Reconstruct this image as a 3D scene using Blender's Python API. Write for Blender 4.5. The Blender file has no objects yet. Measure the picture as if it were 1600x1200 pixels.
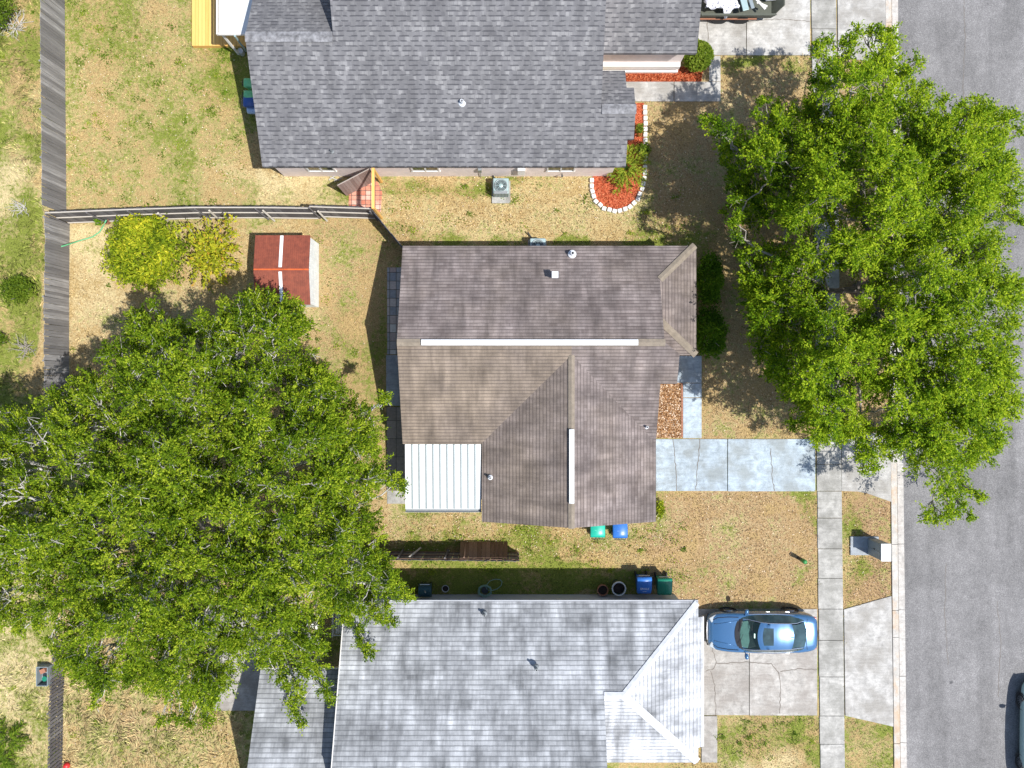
import bpy, math, random
import numpy as np
from mathutils import Vector, Matrix
random.seed(7)
RNG = np.random.default_rng(11)
S = bpy.context.scene
COL = S.collection
R = math.radians
H, F = 35.0, 1172.0            # camera height, focal length in photo pixels

# ------------------------------------------------------------------ camera
cd = bpy.data.cameras.new('camera'); cam = bpy.data.objects.new('camera', cd); COL.objects.link(cam)
cam.location = (0, 0, H); cam.rotation_euler = (0, 0, 0)
cd.sensor_width = 36; cd.lens = 36 * F / 1600; cd.clip_end = 2000; cd.clip_start = .1
S.camera = cam
# ------------------------------------------------------------------ sky + sun
SUN = Vector((0.50, -0.27, 1.0)).normalized()
w = bpy.data.worlds.new('World'); S.world = w; w.use_nodes = True
wn = w.node_tree
sky = wn.nodes.new('ShaderNodeTexSky'); sky.sky_type = 'NISHITA'; sky.sun_disc = False
sky.sun_elevation = math.asin(SUN.z); sky.sun_rotation = math.atan2(SUN.x, SUN.y)
bg = wn.nodes['Background']; bg.inputs['Strength'].default_value = 0.128
wn.links.new(sky.outputs[0], bg.inputs['Color'])
sl = bpy.data.lights.new('sun', 'SUN'); sl.energy = 4.8; sl.angle = R(0.5); sl.color = (1, .965, .91)
so = bpy.data.objects.new('sun', sl); COL.objects.link(so)
so.rotation_euler = SUN.to_track_quat('Z', 'Y').to_euler(); so.location = (20, -10, 40)
S.view_settings.view_transform = 'Standard'; S.view_settings.look = 'None'
S.view_settings.gamma = 1; S.view_settings.exposure = 0.40
S.render.resolution_x = 1024; S.render.resolution_y = 768
try:
    S.cycles.max_bounces = 6; S.cycles.transparent_max_bounces = 8
except Exception: pass

# ------------------------------------------------------------------ helpers
def W(px, py, z=0.0):
    """point at height z that stands at this spot of the site plan"""
    k = (H - z) / F
    return Vector(((px - 800) * k, (600 - py) * k, z))

def tag(o, label=None, cat=None, group=None, kind=None):
    if label: o['label'] = label
    if cat: o['category'] = cat
    if group: o['group'] = group
    if kind: o['kind'] = kind
    return o

def thing(name, label, cat, loc=(0, 0, 0), rz=0.0, group=None):
    o = bpy.data.objects.new(name, None); COL.objects.link(o)
    o.empty_display_size = .2
    o.location = loc; o.rotation_euler = (0, 0, rz)
    return tag(o, label, cat, group)

class MB:
    def __init__(s): s.v = []; s.f = []; s.uv = []
    def add(s, vs, fs, uvs=None):
        n = len(s.v); s.v += [tuple(v) for v in vs]
        s.f += [tuple(i + n for i in f) for f in fs]
        if uvs is None: s.uv += [None] * len(fs)
        else: s.uv += uvs
    def box(s, c, d, rz=0.0, rot=None, taper=1.0):
        x, y, z = d[0] / 2, d[1] / 2, d[2] / 2
        vs = []
        for (i, j, k) in ((-1,-1,-1),(1,-1,-1),(1,1,-1),(-1,1,-1),(-1,-1,1),(1,-1,1),(1,1,1),(-1,1,1)):
            t = taper if k > 0 else 1
            vs.append(Vector((i * x * t, j * y * t, k * z)))
        m = rot if rot is not None else Matrix.Rotation(rz, 3, 'Z')
        vs = [m @ v + Vector(c) for v in vs]
        s.add(vs, [(0,3,2,1),(4,5,6,7),(0,1,5,4),(1,2,6,5),(2,3,7,6),(3,0,4,7)])
    def prism(s, poly, z0, z1):
        n = len(poly)
        vs = [(p[0], p[1], z0) for p in poly] + [(p[0], p[1], z1) for p in poly]
        s.add(vs, [tuple(range(n))[::-1], tuple(range(n, 2 * n))] + [(i, (i+1) % n, n + (i+1) % n, n + i) for i in range(n)])
    def slab(s, pts, t):
        """sloping slab: pts = 3d polygon of the top face, t = vertical thickness"""
        n = len(pts); pts = [Vector(p) for p in pts]
        nr = Vector((0, 0, 0))
        for i in range(n):
            a, b = pts[i], pts[(i + 1) % n]; nr += a.cross(b)
        if nr.z < 0: pts = pts[::-1]; nr = -nr
        nr.normalize()
        up = Vector((0, 0, 1)) - nr * nr.z
        if up.length < 1e-4: up = Vector((0, 1, 0))
        up.normalize(); u = up.cross(nr)
        top = [(p.dot(u), p.dot(up)) for p in pts]
        vs = pts + [p - Vector((0, 0, t)) for p in pts]
        fs = [tuple(range(n)), tuple(range(n, 2 * n))[::-1]] + [(i, n + i, n + (i+1) % n, (i+1) % n) for i in range(n)]
        uvs = [top, top[::-1]] + [[top[i], top[i], top[(i+1) % n], top[(i+1) % n]] for i in range(n)]
        s.add(vs, fs, uvs)
    def tube(s, pts, rs, n=6, cap=True):
        pts = [Vector(p) for p in pts]
        if not isinstance(rs, (list, tuple)): rs = [rs] * len(pts)
        vs = []; prev = None
        for i, p in enumerate(pts):
            a = pts[max(i-1, 0)]; b = pts[min(i+1, len(pts)-1)]
            d = (b - a)
            if d.length < 1e-6: d = Vector((0, 0, 1))
            d.normalize()
            ref = Vector((0, 0, 1)) if abs(d.z) < .9 else Vector((1, 0, 0))
            u = d.cross(ref).normalized(); v = d.cross(u)
            for k in range(n):
                an = 2 * math.pi * k / n
                vs.append(p + (u * math.cos(an) + v * math.sin(an)) * rs[i])
        fs = []
        for i in range(len(pts) - 1):
            for k in range(n):
                a = i * n + k; b = i * n + (k + 1) % n
                fs.append((a, b, b + n, a + n))
        if cap:
            fs.append(tuple(range(n))[::-1]); m = (len(pts) - 1) * n
            fs.append(tuple(range(m, m + n)))
        s.add(vs, fs)
    def lathe(s, c, prof, n=20, ax=None, cap=True):
        """prof = [(r, z)]; ax = rotation matrix"""
        vs = []
        for (r, z) in prof:
            for k in range(n):
                a = 2 * math.pi * k / n
                v = Vector((r * math.cos(a), r * math.sin(a), z))
                if ax is not None: v = ax @ v
                vs.append(v + Vector(c))
        fs = []
        for i in range(len(prof) - 1):
            for k in range(n):
                a = i * n + k; b = i * n + (k + 1) % n
                fs.append((a, b, b + n, a + n))
        if cap:
            fs.append(tuple(range(n))[::-1]); m = (len(prof) - 1) * n
            fs.append(tuple(range(m, m + n)))
        s.add(vs, fs)
    def build(s, name, mat, parent=None, smooth=False, bevel=0, label=None, mods=None):
        off = Vector(parent.location) if parent is not None else Vector((0, 0, 0))
        me = bpy.data.meshes.new(name)
        me.from_pydata([(v[0]-off[0], v[1]-off[1], v[2]-off[2]) for v in s.v], [], s.f)
        if any(u is not None for u in s.uv):
            lay = me.uv_layers.new(name='UVMap'); k = 0
            for fi, f in enumerate(s.f):
                for j in range(len(f)):
                    if s.uv[fi] is not None: lay.data[k].uv = s.uv[fi][j]
                    k += 1
        me.validate(); me.update()
        o = bpy.data.objects.new(name, me); COL.objects.link(o)
        if mat: me.materials.append(mat)
        if parent is not None: o.parent = parent
        if smooth:
            me.polygons.foreach_set('use_smooth', [True] * len(me.polygons))
        if bevel:
            b = o.modifiers.new('bevel', 'BEVEL'); b.width = bevel; b.segments = 2; b.limit_method = 'ANGLE'; b.angle_limit = R(40)
        if label: o['label'] = label
        return o

def bx(c, d, rz=0.0, **k):
    m = MB(); m.box(c, d, rz, **k); return m

# ------------------------------------------------------------------ materials
def newmat(name):
    m = bpy.data.materials.new(name); m.use_nodes = True
    return m, m.node_tree, m.node_tree.nodes['Principled BSDF']
def N(nt, t, **k):
    n = nt.nodes.new(t)
    for a, b in k.items():
        if a in n.inputs: n.inputs[a].default_value = b
        else: setattr(n, a, b)
    return n
def noise(nt, scale, detail=4, rough=.55, src=None, dist=0.0):
    n = N(nt, 'ShaderNodeTexNoise'); n.inputs['Scale'].default_value = scale
    n.inputs['Detail'].default_value = detail; n.inputs['Roughness'].default_value = rough
    n.inputs['Distortion'].default_value = dist
    if src is not None: nt.links.new(src, n.inputs['Vector'])
    return n.outputs['Fac']
def ramp(nt, fac, stops, interp='LINEAR'):
    r = N(nt, 'ShaderNodeValToRGB'); cr = r.color_ramp; cr.interpolation = interp
    while len(cr.elements) < len(stops): cr.elements.new(.5)
    for e, (p, c) in zip(cr.elements, stops):
        e.position = p
        e.color = (c, c, c, 1) if isinstance(c, (int, float)) else (*c, 1)
    nt.links.new(fac, r.inputs['Fac']); return r.outputs['Color']
def mix(nt, fac, a, b, mode='MIX'):
    m = N(nt, 'ShaderNodeMix', data_type='RGBA', blend_type=mode)
    for sock, v in ((m.inputs[0], fac), (m.inputs[6], a), (m.inputs[7], b)):
        if isinstance(v, (int, float)): sock.default_value = v
        elif isinstance(v, tuple): sock.default_value = (*v, 1)
        else: nt.links.new(v, sock)
    return m.outputs[2]
def mth(nt, op, a, b=0.0, clamp=False):
    m = N(nt, 'ShaderNodeMath', operation=op, use_clamp=clamp)
    for sock, v in ((m.inputs[0], a), (m.inputs[1], b)):
        if isinstance(v, (int, float)): sock.default_value = v
        else: nt.links.new(v, sock)
    return m.outputs[0]
def coords(nt, kind='Object'):
    return N(nt, 'ShaderNodeTexCoord').outputs[kind]
def mapping(nt, src, sc=(1, 1, 1), rot=(0, 0, 0), loc=(0, 0, 0)):
    m = N(nt, 'ShaderNodeMapping'); m.inputs['Scale'].default_value = sc
    m.inputs['Rotation'].default_value = rot; m.inputs['Location'].default_value = loc
    nt.links.new(src, m.inputs['Vector']); return m.outputs[0]
def bump(nt, bs, h, strength=.3, dist=.02):
    b = N(nt, 'ShaderNodeBump'); b.inputs['Strength'].default_value = strength; b.inputs['Distance'].default_value = dist
    nt.links.new(h, b.inputs['Height']); nt.links.new(b.outputs[0], bs.inputs['Normal'])

def plain(name, c, rough=.6, metal=0.0, var=.12, scale=6.0, coat=0.0, spec=.5):
    m, nt, bs = newmat(name)
    f = noise(nt, scale, 5, .6, coords(nt))
    lo = tuple(max(0, x * (1 - var)) for x in c); hi = tuple(min(1, x * (1 + var)) for x in c)
    nt.links.new(ramp(nt, f, [(.3, lo), (.7, hi)]), bs.inputs['Base Color'])
    bs.inputs['Roughness'].default_value = rough; bs.inputs['Metallic'].default_value = metal
    bs.inputs['Coat Weight'].default_value = coat; bs.inputs['Specular IOR Level'].default_value = spec
    return m

def concrete(name, c, stain=(.25, .22, .19), amt=.5, spot=None):
    m, nt, bs = newmat(name); gg = N(nt, 'ShaderNodeNewGeometry'); g = gg.outputs['Position']
    a = noise(nt, .9, 6, .62, g); b = noise(nt, 3.2, 6, .7, g, .5); f = noise(nt, 28, 4, .7, g)
    st = mapping(nt, g, (1.2, 9, 1)); s2 = noise(nt, 1.2, 4, .6, st)
    base = ramp(nt, b, [(.30, tuple(x * .66 for x in c)), (.50, c), (.70, tuple(min(1, x * 1.28) for x in c))])
    base = mix(nt, mth(nt, 'MULTIPLY', ramp(nt, a, [(.42, 0.0), (.62, 1.0)]), amt), base, stain)
    base = mix(nt, .16, base, ramp(nt, s2, [(.3, .25), (.7, .95)]), 'OVERLAY')
    base = mix(nt, .3, base, ramp(nt, f, [(.3, .2), (.7, .85)]), 'OVERLAY')
    base = mix(nt, 1.0, base, ramp(nt, gg.outputs['Random Per Island'], [(0, .80), (1, 1.0)]), 'MULTIPLY')
    nt.links.new(base, bs.inputs['Base Color']); bs.inputs['Roughness'].default_value = .9
    bs.inputs['Specular IOR Level'].default_value = .2
    bump(nt, bs, f, .25, .01)
    return m

def shingle(name, c1, c2, mort, tonecol=None, bw=.30, rh=.15, mo=.016, seed=0, dash=False, streak=.35, rnd=1.0, light=None, linek=.85, vk=.22):
    m, nt, bs = newmat(name)
    uv = N(nt, 'ShaderNodeUVMap').outputs[0]
    uvm = mapping(nt, uv, (1, 1, 1), loc=(seed, seed * .37, 0))
    wv = noise(nt, 3.0, 2, .5, uvm)
    vadd = N(nt, 'ShaderNodeVectorMath', operation='ADD'); cmb = N(nt, 'ShaderNodeCombineXYZ')
    nt.links.new(mth(nt, 'MULTIPLY', mth(nt, 'SUBTRACT', wv, .5), .03), cmb.inputs[1])
    nt.links.new(uvm, vadd.inputs[0]); nt.links.new(cmb.outputs[0], vadd.inputs[1]); uvw = vadd.outputs[0]
    b = N(nt, 'ShaderNodeTexBrick'); nt.links.new(uvw, b.inputs['Vector'])
    b.inputs['Scale'].default_value = 1; b.inputs['Brick Width'].default_value = bw; b.inputs['Row Height'].default_value = rh
    b.inputs['Mortar Size'].default_value = mo; b.inputs['Mortar Smooth'].default_value = .3; b.inputs['Bias'].default_value = 0
    b.inputs['Color1'].default_value = (0, 0, 0, 1); b.inputs['Color2'].default_value = (1, 1, 1, 1); b.inputs['Mortar'].default_value = (.5, .5, .5, 1)
    b.offset = .5; b.offset_frequency = 2
    b2 = N(nt, 'ShaderNodeTexBrick'); nt.links.new(mapping(nt, uvw, (1, 1, 1), loc=(.11, 0, 0)), b2.inputs['Vector'])
    b2.inputs['Scale'].default_value = 1; b2.inputs['Brick Width'].default_value = bw * 1.63; b2.inputs['Row Height'].default_value = rh
    b2.inputs['Mortar Size'].default_value = 0.0; b2.inputs['Color1'].default_value = (0, 0, 0, 1); b2.inputs['Color2'].default_value = (1, 1, 1, 1)
    b2.offset = .37
    tabs = mix(nt, .5, b.outputs['Color'], b2.outputs['Color'])
    col = ramp(nt, tabs, [(.5 - .5 / rnd, c1), (.5 + .5 / rnd, c2)] if light is None else [(.1, c1), (.62, c2), (.9, light)])
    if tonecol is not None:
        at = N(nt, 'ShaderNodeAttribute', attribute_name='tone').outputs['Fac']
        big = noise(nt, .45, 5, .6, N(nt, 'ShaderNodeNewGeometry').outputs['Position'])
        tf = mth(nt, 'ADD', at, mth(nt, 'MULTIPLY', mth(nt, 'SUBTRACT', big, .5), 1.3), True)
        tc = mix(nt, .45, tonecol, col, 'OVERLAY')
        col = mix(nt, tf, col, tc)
    sv = noise(nt, 1.0, 5, .65, mapping(nt, uv, (2.3, .35, 1)))
    col = mix(nt, streak, col, ramp(nt, sv, [(.25, .12), (.75, .88)]), 'OVERLAY')
    bl = noise(nt, 1.3, 5, .6, mapping(nt, uv, (.6, .6, 1)))
    col = mix(nt, streak * .9, col, ramp(nt, bl, [(.3, .2), (.7, .8)]), 'OVERLAY')
    gr = noise(nt, 60, 2, .7, uv)
    col = mix(nt, .22, col, ramp(nt, gr, [(.3, .1), (.7, .9)]), 'OVERLAY')
    sx = N(nt, 'ShaderNodeSeparateXYZ'); nt.links.new(uvw, sx.inputs[0])
    row = mth(nt, 'DIVIDE', sx.outputs[1], rh); fr = mth(nt, 'FRACT', row)
    ln = ramp(nt, fr, [(0, 1.0), (.22, 1.0), (.34, 0.0)] if dash else [(0, 1.0), (.13, 1.0), (.28, 0.0)])
    if dash:  # laminated shingles: the shadow line is broken into dashes
        wr = N(nt, 'ShaderNodeTexWhiteNoise', noise_dimensions='1D'); nt.links.new(mth(nt, 'FLOOR', row), wr.inputs['W'])
        wu = noise(nt, 1.1, 2, .5, mapping(nt, uv, (1.5, 6, 1)))
        ph = mth(nt, 'ADD', mth(nt, 'DIVIDE', sx.outputs[0], .46), mth(nt, 'ADD', mth(nt, 'MULTIPLY', wr.outputs['Value'], 7.0), mth(nt, 'MULTIPLY', wu, 2.2)))
        pick = mth(nt, 'LESS_THAN', mth(nt, 'FRACT', ph), .62)
        mf = mth(nt, 'MULTIPLY', ln, mth(nt, 'ADD', mth(nt, 'MULTIPLY', pick, .68), .08))
    else:
        mf = mth(nt, 'MAXIMUM', mth(nt, 'MULTIPLY', ln, linek), mth(nt, 'MULTIPLY', b.outputs['Fac'], vk))
    col = mix(nt, mth(nt, 'MULTIPLY', mf, .9), col, mort)
    nt.links.new(col, bs.inputs['Base Color']); bs.inputs['Roughness'].default_value = .92
    bs.inputs['Specular IOR Level'].default_value = .25
    bump(nt, bs, mth(nt, 'SUBTRACT', 1.0, mf), .5, .015)
    return m

def groundmat(name, blades=False):
    m, nt, bs = newmat(name)
    g = N(nt, 'ShaderNodeNewGeometry'); pos = g.outputs['Position']
    at = N(nt, 'ShaderNodeAttribute', attribute_name='turf'); sp = N(nt, 'ShaderNodeSeparateColor')
    nt.links.new(at.outputs['Color'], sp.inputs[0])
    n1 = noise(nt, .55, 5, .6, pos); n2 = noise(nt, 5, 6, .7, pos, .4); n3 = noise(nt, 34, 3, .7, pos); n4 = noise(nt, 14, 4, .75, pos, .8)
    fine = ramp(nt, n3, [(.3, 0.0), (.7, 1.0)])
    dry = mix(nt, fine, (.225, .15, .058), (.61, .455, .215))
    pale = mix(nt, fine, (.345, .265, .130), (.80, .675, .385))
    grn = mix(nt, fine, (.085, .115, .014), (.30, .335, .068))
    brn = mix(nt, fine, (.20, .116, .052), (.51, .355, .205))
    def mask(a, k=1.6, j=.9):
        t = mth(nt, 'ADD', a, mth(nt, 'MULTIPLY', mth(nt, 'SUBTRACT', n2, .5), k))
        t = mth(nt, 'ADD', t, mth(nt, 'MULTIPLY', mth(nt, 'SUBTRACT', n1, .5), j))
        t = mth(nt, 'ADD', t, mth(nt, 'MULTIPLY', mth(nt, 'SUBTRACT', n4, .5), 1.1))
        return ramp(nt, t, [(.27, 0.0), (.73, 1.0)])
    c = mix(nt, mask(sp.outputs[1], 1.3, 2.2), dry, brn)
    c = mix(nt, mask(sp.outputs[2], 1.5, 1.8), c, pale)
    c = mix(nt, mask(sp.outputs[0], 1.9, 2.0), c, grn)
    if blades:
        rnd = ramp(nt, g.outputs['Random Per Island'], [(0, .30), (.5, .92), (.9, 1.45), (1, 2.1)])
        c = mix(nt, 1.0, c, rnd, 'MULTIPLY')
    else:
        c = mix(nt, .75, c, ramp(nt, n4, [(.25, .35), (.5, .88), (.75, 1.0)]), 'MULTIPLY')
        bump(nt, bs, n3, .7, .03)
    nt.links.new(c, bs.inputs['Base Color']); bs.inputs['Roughness'].default_value = .95
    bs.inputs['Specular IOR Level'].default_value = .15
    return m

def leafmat(name, stops, trans=.40, rough=.55):
    m, nt, bs = newmat(name)
    at = N(nt, 'ShaderNodeAttribute', attribute_name='tone').outputs['Fac']
    c = ramp(nt, at, stops)
    nt.links.new(c, bs.inputs['Base Color']); bs.inputs['Roughness'].default_value = rough
    bs.inputs['Specular IOR Level'].default_value = .10
    tr = N(nt, 'ShaderNodeBsdfTranslucent'); nt.links.new(mix(nt, 1.0, c, (1.0, 1.0, .45), 'MULTIPLY'), tr.inputs['Color'])
    ms = N(nt, 'ShaderNodeMixShader'); ms.inputs[0].default_value = trans
    nt.links.new(bs.outputs[0], ms.inputs[1]); nt.links.new(tr.outputs[0], ms.inputs[2])
    nt.links.new(ms.outputs[0], nt.nodes['Material Output'].inputs['Surface'])
    return m

def woodmat(name, stops, streak=18, axis=2, rough=.85):
    m, nt, bs = newmat(name)
    g = N(nt, 'ShaderNodeNewGeometry'); co = coords(nt)
    sc = [streak, streak, streak]; sc[axis] = 1.2
    f = noise(nt, 1, 5, .7, mapping(nt, co, tuple(sc)))
    t = mth(nt, 'ADD', mth(nt, 'MULTIPLY', g.outputs['Random Per Island'], .42), mth(nt, 'MULTIPLY', f, .68))
    nt.links.new(ramp(nt, t, stops), bs.inputs['Base Color'])
    bs.inputs['Roughness'].default_value = rough; bs.inputs['Specular IOR Level'].default_value = .2
    bump(nt, bs, f, .3, .01)
    return m

M = {}
M['ground'] = groundmat('turf_soil'); M['blade'] = groundmat('turf_blades', True)
M['walk'] = concrete('sidewalk_concrete', (.40, .392, .368), (.25, .245, .225), .9)
M['drive'] = concrete('driveway_concrete', (.40, .382, .355), (.28, .255, .23), .8)
M['drive_new'] = concrete('pale_driveway_concrete', (.455, .445, .425), (.31, .295, .27), .9)
M['blue_conc'] = concrete('blue_sealed_concrete', (.375, .445, .505), (.27, .30, .31), .9)
M['slab'] = concrete('grey_slab_concrete', (.34, .37, .40), (.28, .28, .28), .5)
M['crack'] = plain('crack_dirt', (.15, .13, .11), .95)
def asphalt():
    m, nt, bs = newmat('asphalt'); pos = N(nt, 'ShaderNodeNewGeometry').outputs['Position']
    a = noise(nt, .35, 5, .6, pos); b = noise(nt, 26, 3, .8, pos); t = noise(nt, .9, 4, .6, mapping(nt, pos, (1.4, .12, 1)))
    v = N(nt, 'ShaderNodeTexVoronoi'); v.inputs['Scale'].default_value = 16; nt.links.new(pos, v.inputs['Vector'])
    c = ramp(nt, b, [(.25, (.086, .084, .084)), (.5, (.166, .162, .163)), (.75, (.325, .318, .315))])
    c = mix(nt, .35, c, ramp(nt, a, [(.3, .25), (.7, .75)]), 'OVERLAY'); c = mix(nt, .28, c, ramp(nt, noise(nt, 2.2, 5, .65, pos), [(.3, .25), (.7, .75)]), 'OVERLAY')
    c = mix(nt, .35, c, ramp(nt, t, [(.3, .25), (.7, .75)]), 'OVERLAY')
    c = mix(nt, ramp(nt, v.outputs['Distance'], [(.07, .7), (.14, 0.0)]), c, (.42, .41, .42))
    sp = noise(nt, 2.4, 3, .5, pos)
    c = mix(nt, ramp(nt, sp, [(.73, 0.0), (.78, .7)]), c, (.05, .05, .055))
    nt.links.new(c, bs.inputs['Base Color']); bs.inputs['Roughness'].default_value = .9
    bump(nt, bs, b, .5, .01); return m
M['asphalt'] = asphalt()
def kerbmat():
    m, nt, bs = newmat('kerb_concrete'); pos = N(nt, 'ShaderNodeNewGeometry').outputs['Position']
    a = noise(nt, 2.5, 6, .7, pos); f = noise(nt, 30, 3, .7, pos)
    c = ramp(nt, a, [(.3, (.35, .33, .30)), (.6, (.49, .47, .435))])
    r = noise(nt, 1.0, 5, .7, mapping(nt, pos, (.8, .45, 1), loc=(3, 5, 0)))
    c = mix(nt, ramp(nt, r, [(.48, 0.0), (.66, .8)]), c, (.46, .28, .13))
    c = mix(nt, .3, c, ramp(nt, f, [(.3, .2), (.7, .85)]), 'OVERLAY')
    nt.links.new(c, bs.inputs['Base Color']); bs.inputs['Roughness'].default_value = .9; return m
M['kerb'] = kerbmat()
M['gutter'] = concrete('gutter_concrete', (.50, .48, .45), (.38, .34, .31), .6)
M['roof1'] = shingle('grey_laminated_shingle', (.128, .127, .135), (.168, .167, .174), (.040, .041, .050), bw=.17, rh=.182, seed=3, dash=True, streak=.26, light=(.235, .233, .238))
M['roof2'] = shingle('brown_aged_shingle', (.135, .111, .106), (.225, .192, .184), (.062, .051, .049), tonecol=(.285, .238, .188), bw=.33, rh=.150, mo=.010, seed=5, streak=.6, linek=.75)
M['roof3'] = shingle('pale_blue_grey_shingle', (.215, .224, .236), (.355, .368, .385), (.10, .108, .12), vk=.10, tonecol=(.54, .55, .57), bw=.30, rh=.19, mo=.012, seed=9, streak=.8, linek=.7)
M['cap1'] = plain('grey_ridge_cap', (.20, .20, .21), .9, var=.5, scale=5)
M['cap2'] = plain('tan_ridge_cap', (.22, .185, .145), .9, var=.2, scale=5)
M['cap3'] = plain('pale_ridge_cap', (.50, .52, .56), .9, var=.15, scale=5)
M['vent_white'] = plain('white_vent_metal', (.60, .62, .65), .4, var=.06)
M['wall1'] = plain('pink_beige_stucco', (.80, .70, .67), .9, var=.1, scale=2.5)
M['wall2'] = plain('tan_stucco', (.50, .43, .36), .9, var=.1, scale=2.5)
M['wall3'] = plain('blue_grey_stucco', (.46, .475, .51), .9, var=.08, scale=2.5)
M['trim'] = plain('white_trim', (.76, .74, .71), .6, var=.05)
M['fascia'] = plain('dark_fascia', (.17, .15, .16), .7)
M['glass'] = plain('window_glass', (.03, .04, .05), .08, var=.2, spec=.8)
def metalroof():
    m, nt, bs = newmat('white_metal_panel'); co = coords(nt)
    a = noise(nt, 1.5, 5, .6, co); b = noise(nt, .8, 6, .7, mapping(nt, co, (1, .4, 1), loc=(4, 2, 0)))
    c = ramp(nt, a, [(.3, (.56, .585, .585)), (.7, (.66, .68, .675))])
    c = mix(nt, ramp(nt, b, [(.66, 0.0), (.72, .5)]), c, (.42, .48, .36))
    nt.links.new(c, bs.inputs['Base Color']); bs.inputs['Roughness'].default_value = .38; return m
M['metal_roof'] = metalroof()
M['seam'] = plain('seam_metal', (.13, .18, .19), .5)
M['fence'] = woodmat('weathered_grey_boards', [(0, (.06, .058, .062)), (.40, (.165, .158, .156)), (.72, (.275, .265, .262)), (1, (.55, .54, .53))])
M['fence_dark'] = woodmat('dark_weathered_boards', [(0, (.055, .052, .058)), (.5, (.12, .112, .118)), (1, (.24, .23, .23))])
M['rail'] = woodmat('bleached_rail_wood', [(0, (.34, .31, .27)), (1, (.60, .56, .50))], axis=0)
M['fence_brown'] = woodmat('brown_weathered_boards', [(0, (.075, .045, .032)), (.5, (.155, .098, .070)), (1, (.29, .20, .155))])
M['gate_wood'] = woodmat('red_brown_gate_boards', [(0, (.17, .11, .095)), (.5, (.27, .19, .165)), (1, (.42, .33, .30))])
M['new_wood'] = woodmat('new_yellow_lumber', [(0, (.55, .29, .07)), (.5, (.74, .43, .125)), (1, (.84, .55, .19))], axis=1, rough=.6)
def rust():
    m, nt, bs = newmat('rusty_sheet_metal'); co = coords(nt)
    a = noise(nt, 4, 6, .7, co); wv = noise(nt, 1, 3, .6, mapping(nt, co, (22, 1.2, 1)))
    c = ramp(nt, a, [(.3, (.15, .036, .020)), (.7, (.27, .068, .035))])
    c = mix(nt, ramp(nt, wv, [(.6, 0.0), (.75, .5)]), c, (.34, .10, .05))
    nt.links.new(c, bs.inputs['Base Color']); bs.inputs['Roughness'].default_value = .65; return m
M['rust'] = rust()
M['rust_edge'] = plain('orange_rust', (.55, .10, .02), .8, var=.3)
M['shed_white'] = plain('chalky_white_panel', (.78, .81, .81), .7, var=.12, scale=3)
def mulch(name, a, b, c3):
    m, nt, bs = newmat(name); pos = N(nt, 'ShaderNodeNewGeometry').outputs['Position']
    f = noise(nt, 11, 5, .85, pos, 1.2); g = noise(nt, 3, 4, .6, pos)
    c = ramp(nt, f, [(.3, a), (.5, b), (.72, c3)])
    c = mix(nt, .3, c, ramp(nt, g, [(.3, .3), (.7, .7)]), 'OVERLAY')
    nt.links.new(c, bs.inputs['Base Color']); bs.inputs['Roughness'].default_value = .95; bump(nt, bs, f, .9, .03); return m
M['mulch'] = mulch('red_mulch', (.17, .030, .012), (.43, .082, .030), (.68, .24, .12))
M['litter'] = mulch('leaf_litter', (.13, .06, .03), (.38, .20, .10), (.72, .58, .42))
def paver(name, cols, bw, rh):
    m, nt, bs = newmat(name); pos = N(nt, 'ShaderNodeNewGeometry').outputs['Position']
    b = N(nt, 'ShaderNodeTexBrick'); nt.links.new(mapping(nt, pos, (1, 1, 1), rot=(0, 0, R(90))), b.inputs['Vector'])
    b.inputs['Scale'].default_value = 1; b.inputs['Brick Width'].default_value = bw; b.inputs['Row Height'].default_value = rh
    b.inputs['Mortar Size'].default_value = .015; b.inputs['Color1'].default_value = (0, 0, 0, 1); b.inputs['Color2'].default_value = (1, 1, 1, 1)
    b.inputs['Mortar'].default_value = (0, 0, 0, 1); b.offset = 0
    c = ramp(nt, b.outputs['Color'], cols)
    c = mix(nt, b.outputs['Fac'], c, (.10, .085, .07))
    c = mix(nt, .35, c, ramp(nt, noise(nt, 9, 5, .7, pos), [(.3, .2), (.7, .8)]), 'OVERLAY')
    nt.links.new(c, bs.inputs['Base Color']); bs.inputs['Roughness'].default_value = .9; return m
M['paver'] = paver('grey_red_pavers', [(0, (.24, .26, .28)), (.45, (.34, .33, .32)), (.75, (.40, .30, .26)), (1, (.56, .54, .50))], .4, .3)
M['paver_dark'] = paver('dark_pavers', [(0, (.22, .19, .165)), (1, (.31, .275, .24))], .85, .45)
M['paver_red'] = paver('red_pavers', [(0, (.50, .16, .10)), (.6, (.62, .24, .16)), (1, (.70, .42, .34))], .22, .22)
M['bark'] = plain('grey_bark', (.30, .27, .235), .95, var=.35, scale=9)
M['twig'] = plain('pale_twig_bark', (.46, .44, .41), .95, var=.25, scale=9)
M['bark_dark'] = plain('dark_bark', (.16, .135, .115), .95, var=.35, scale=9)
M['leaf_back'] = leafmat('oak_leaf', [(0, (.020, .048, .004)), (.35, (.086, .158, .006)), (.7, (.185, .285, .012)), (1, (.42, .50, .035))])
M['leaf_front'] = leafmat('street_oak_leaf', [(0, (.016, .050, .004)), (.35, (.080, .165, .005)), (.7, (.185, .31, .009)), (1, (.42, .53, .026))])
M['leaf_yellow'] = leafmat('yellow_green_leaf', [(0, (.05, .085, .01)), (.35, (.17, .25, .012)), (.7, (.40, .46, .025)), (1, (.74, .68, .05))])
M['leaf_gold'] = leafmat('golden_leaf', [(0, (.10, .12, .012)), (.4, (.28, .33, .02)), (.8, (.55, .54, .035)), (1, (.66, .40, .06))])
M['leaf_hedge'] = leafmat('hedge_leaf', [(0, (.03, .08, .006)), (.5, (.09, .20, .010)), (1, (.24, .38, .02))])
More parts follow.
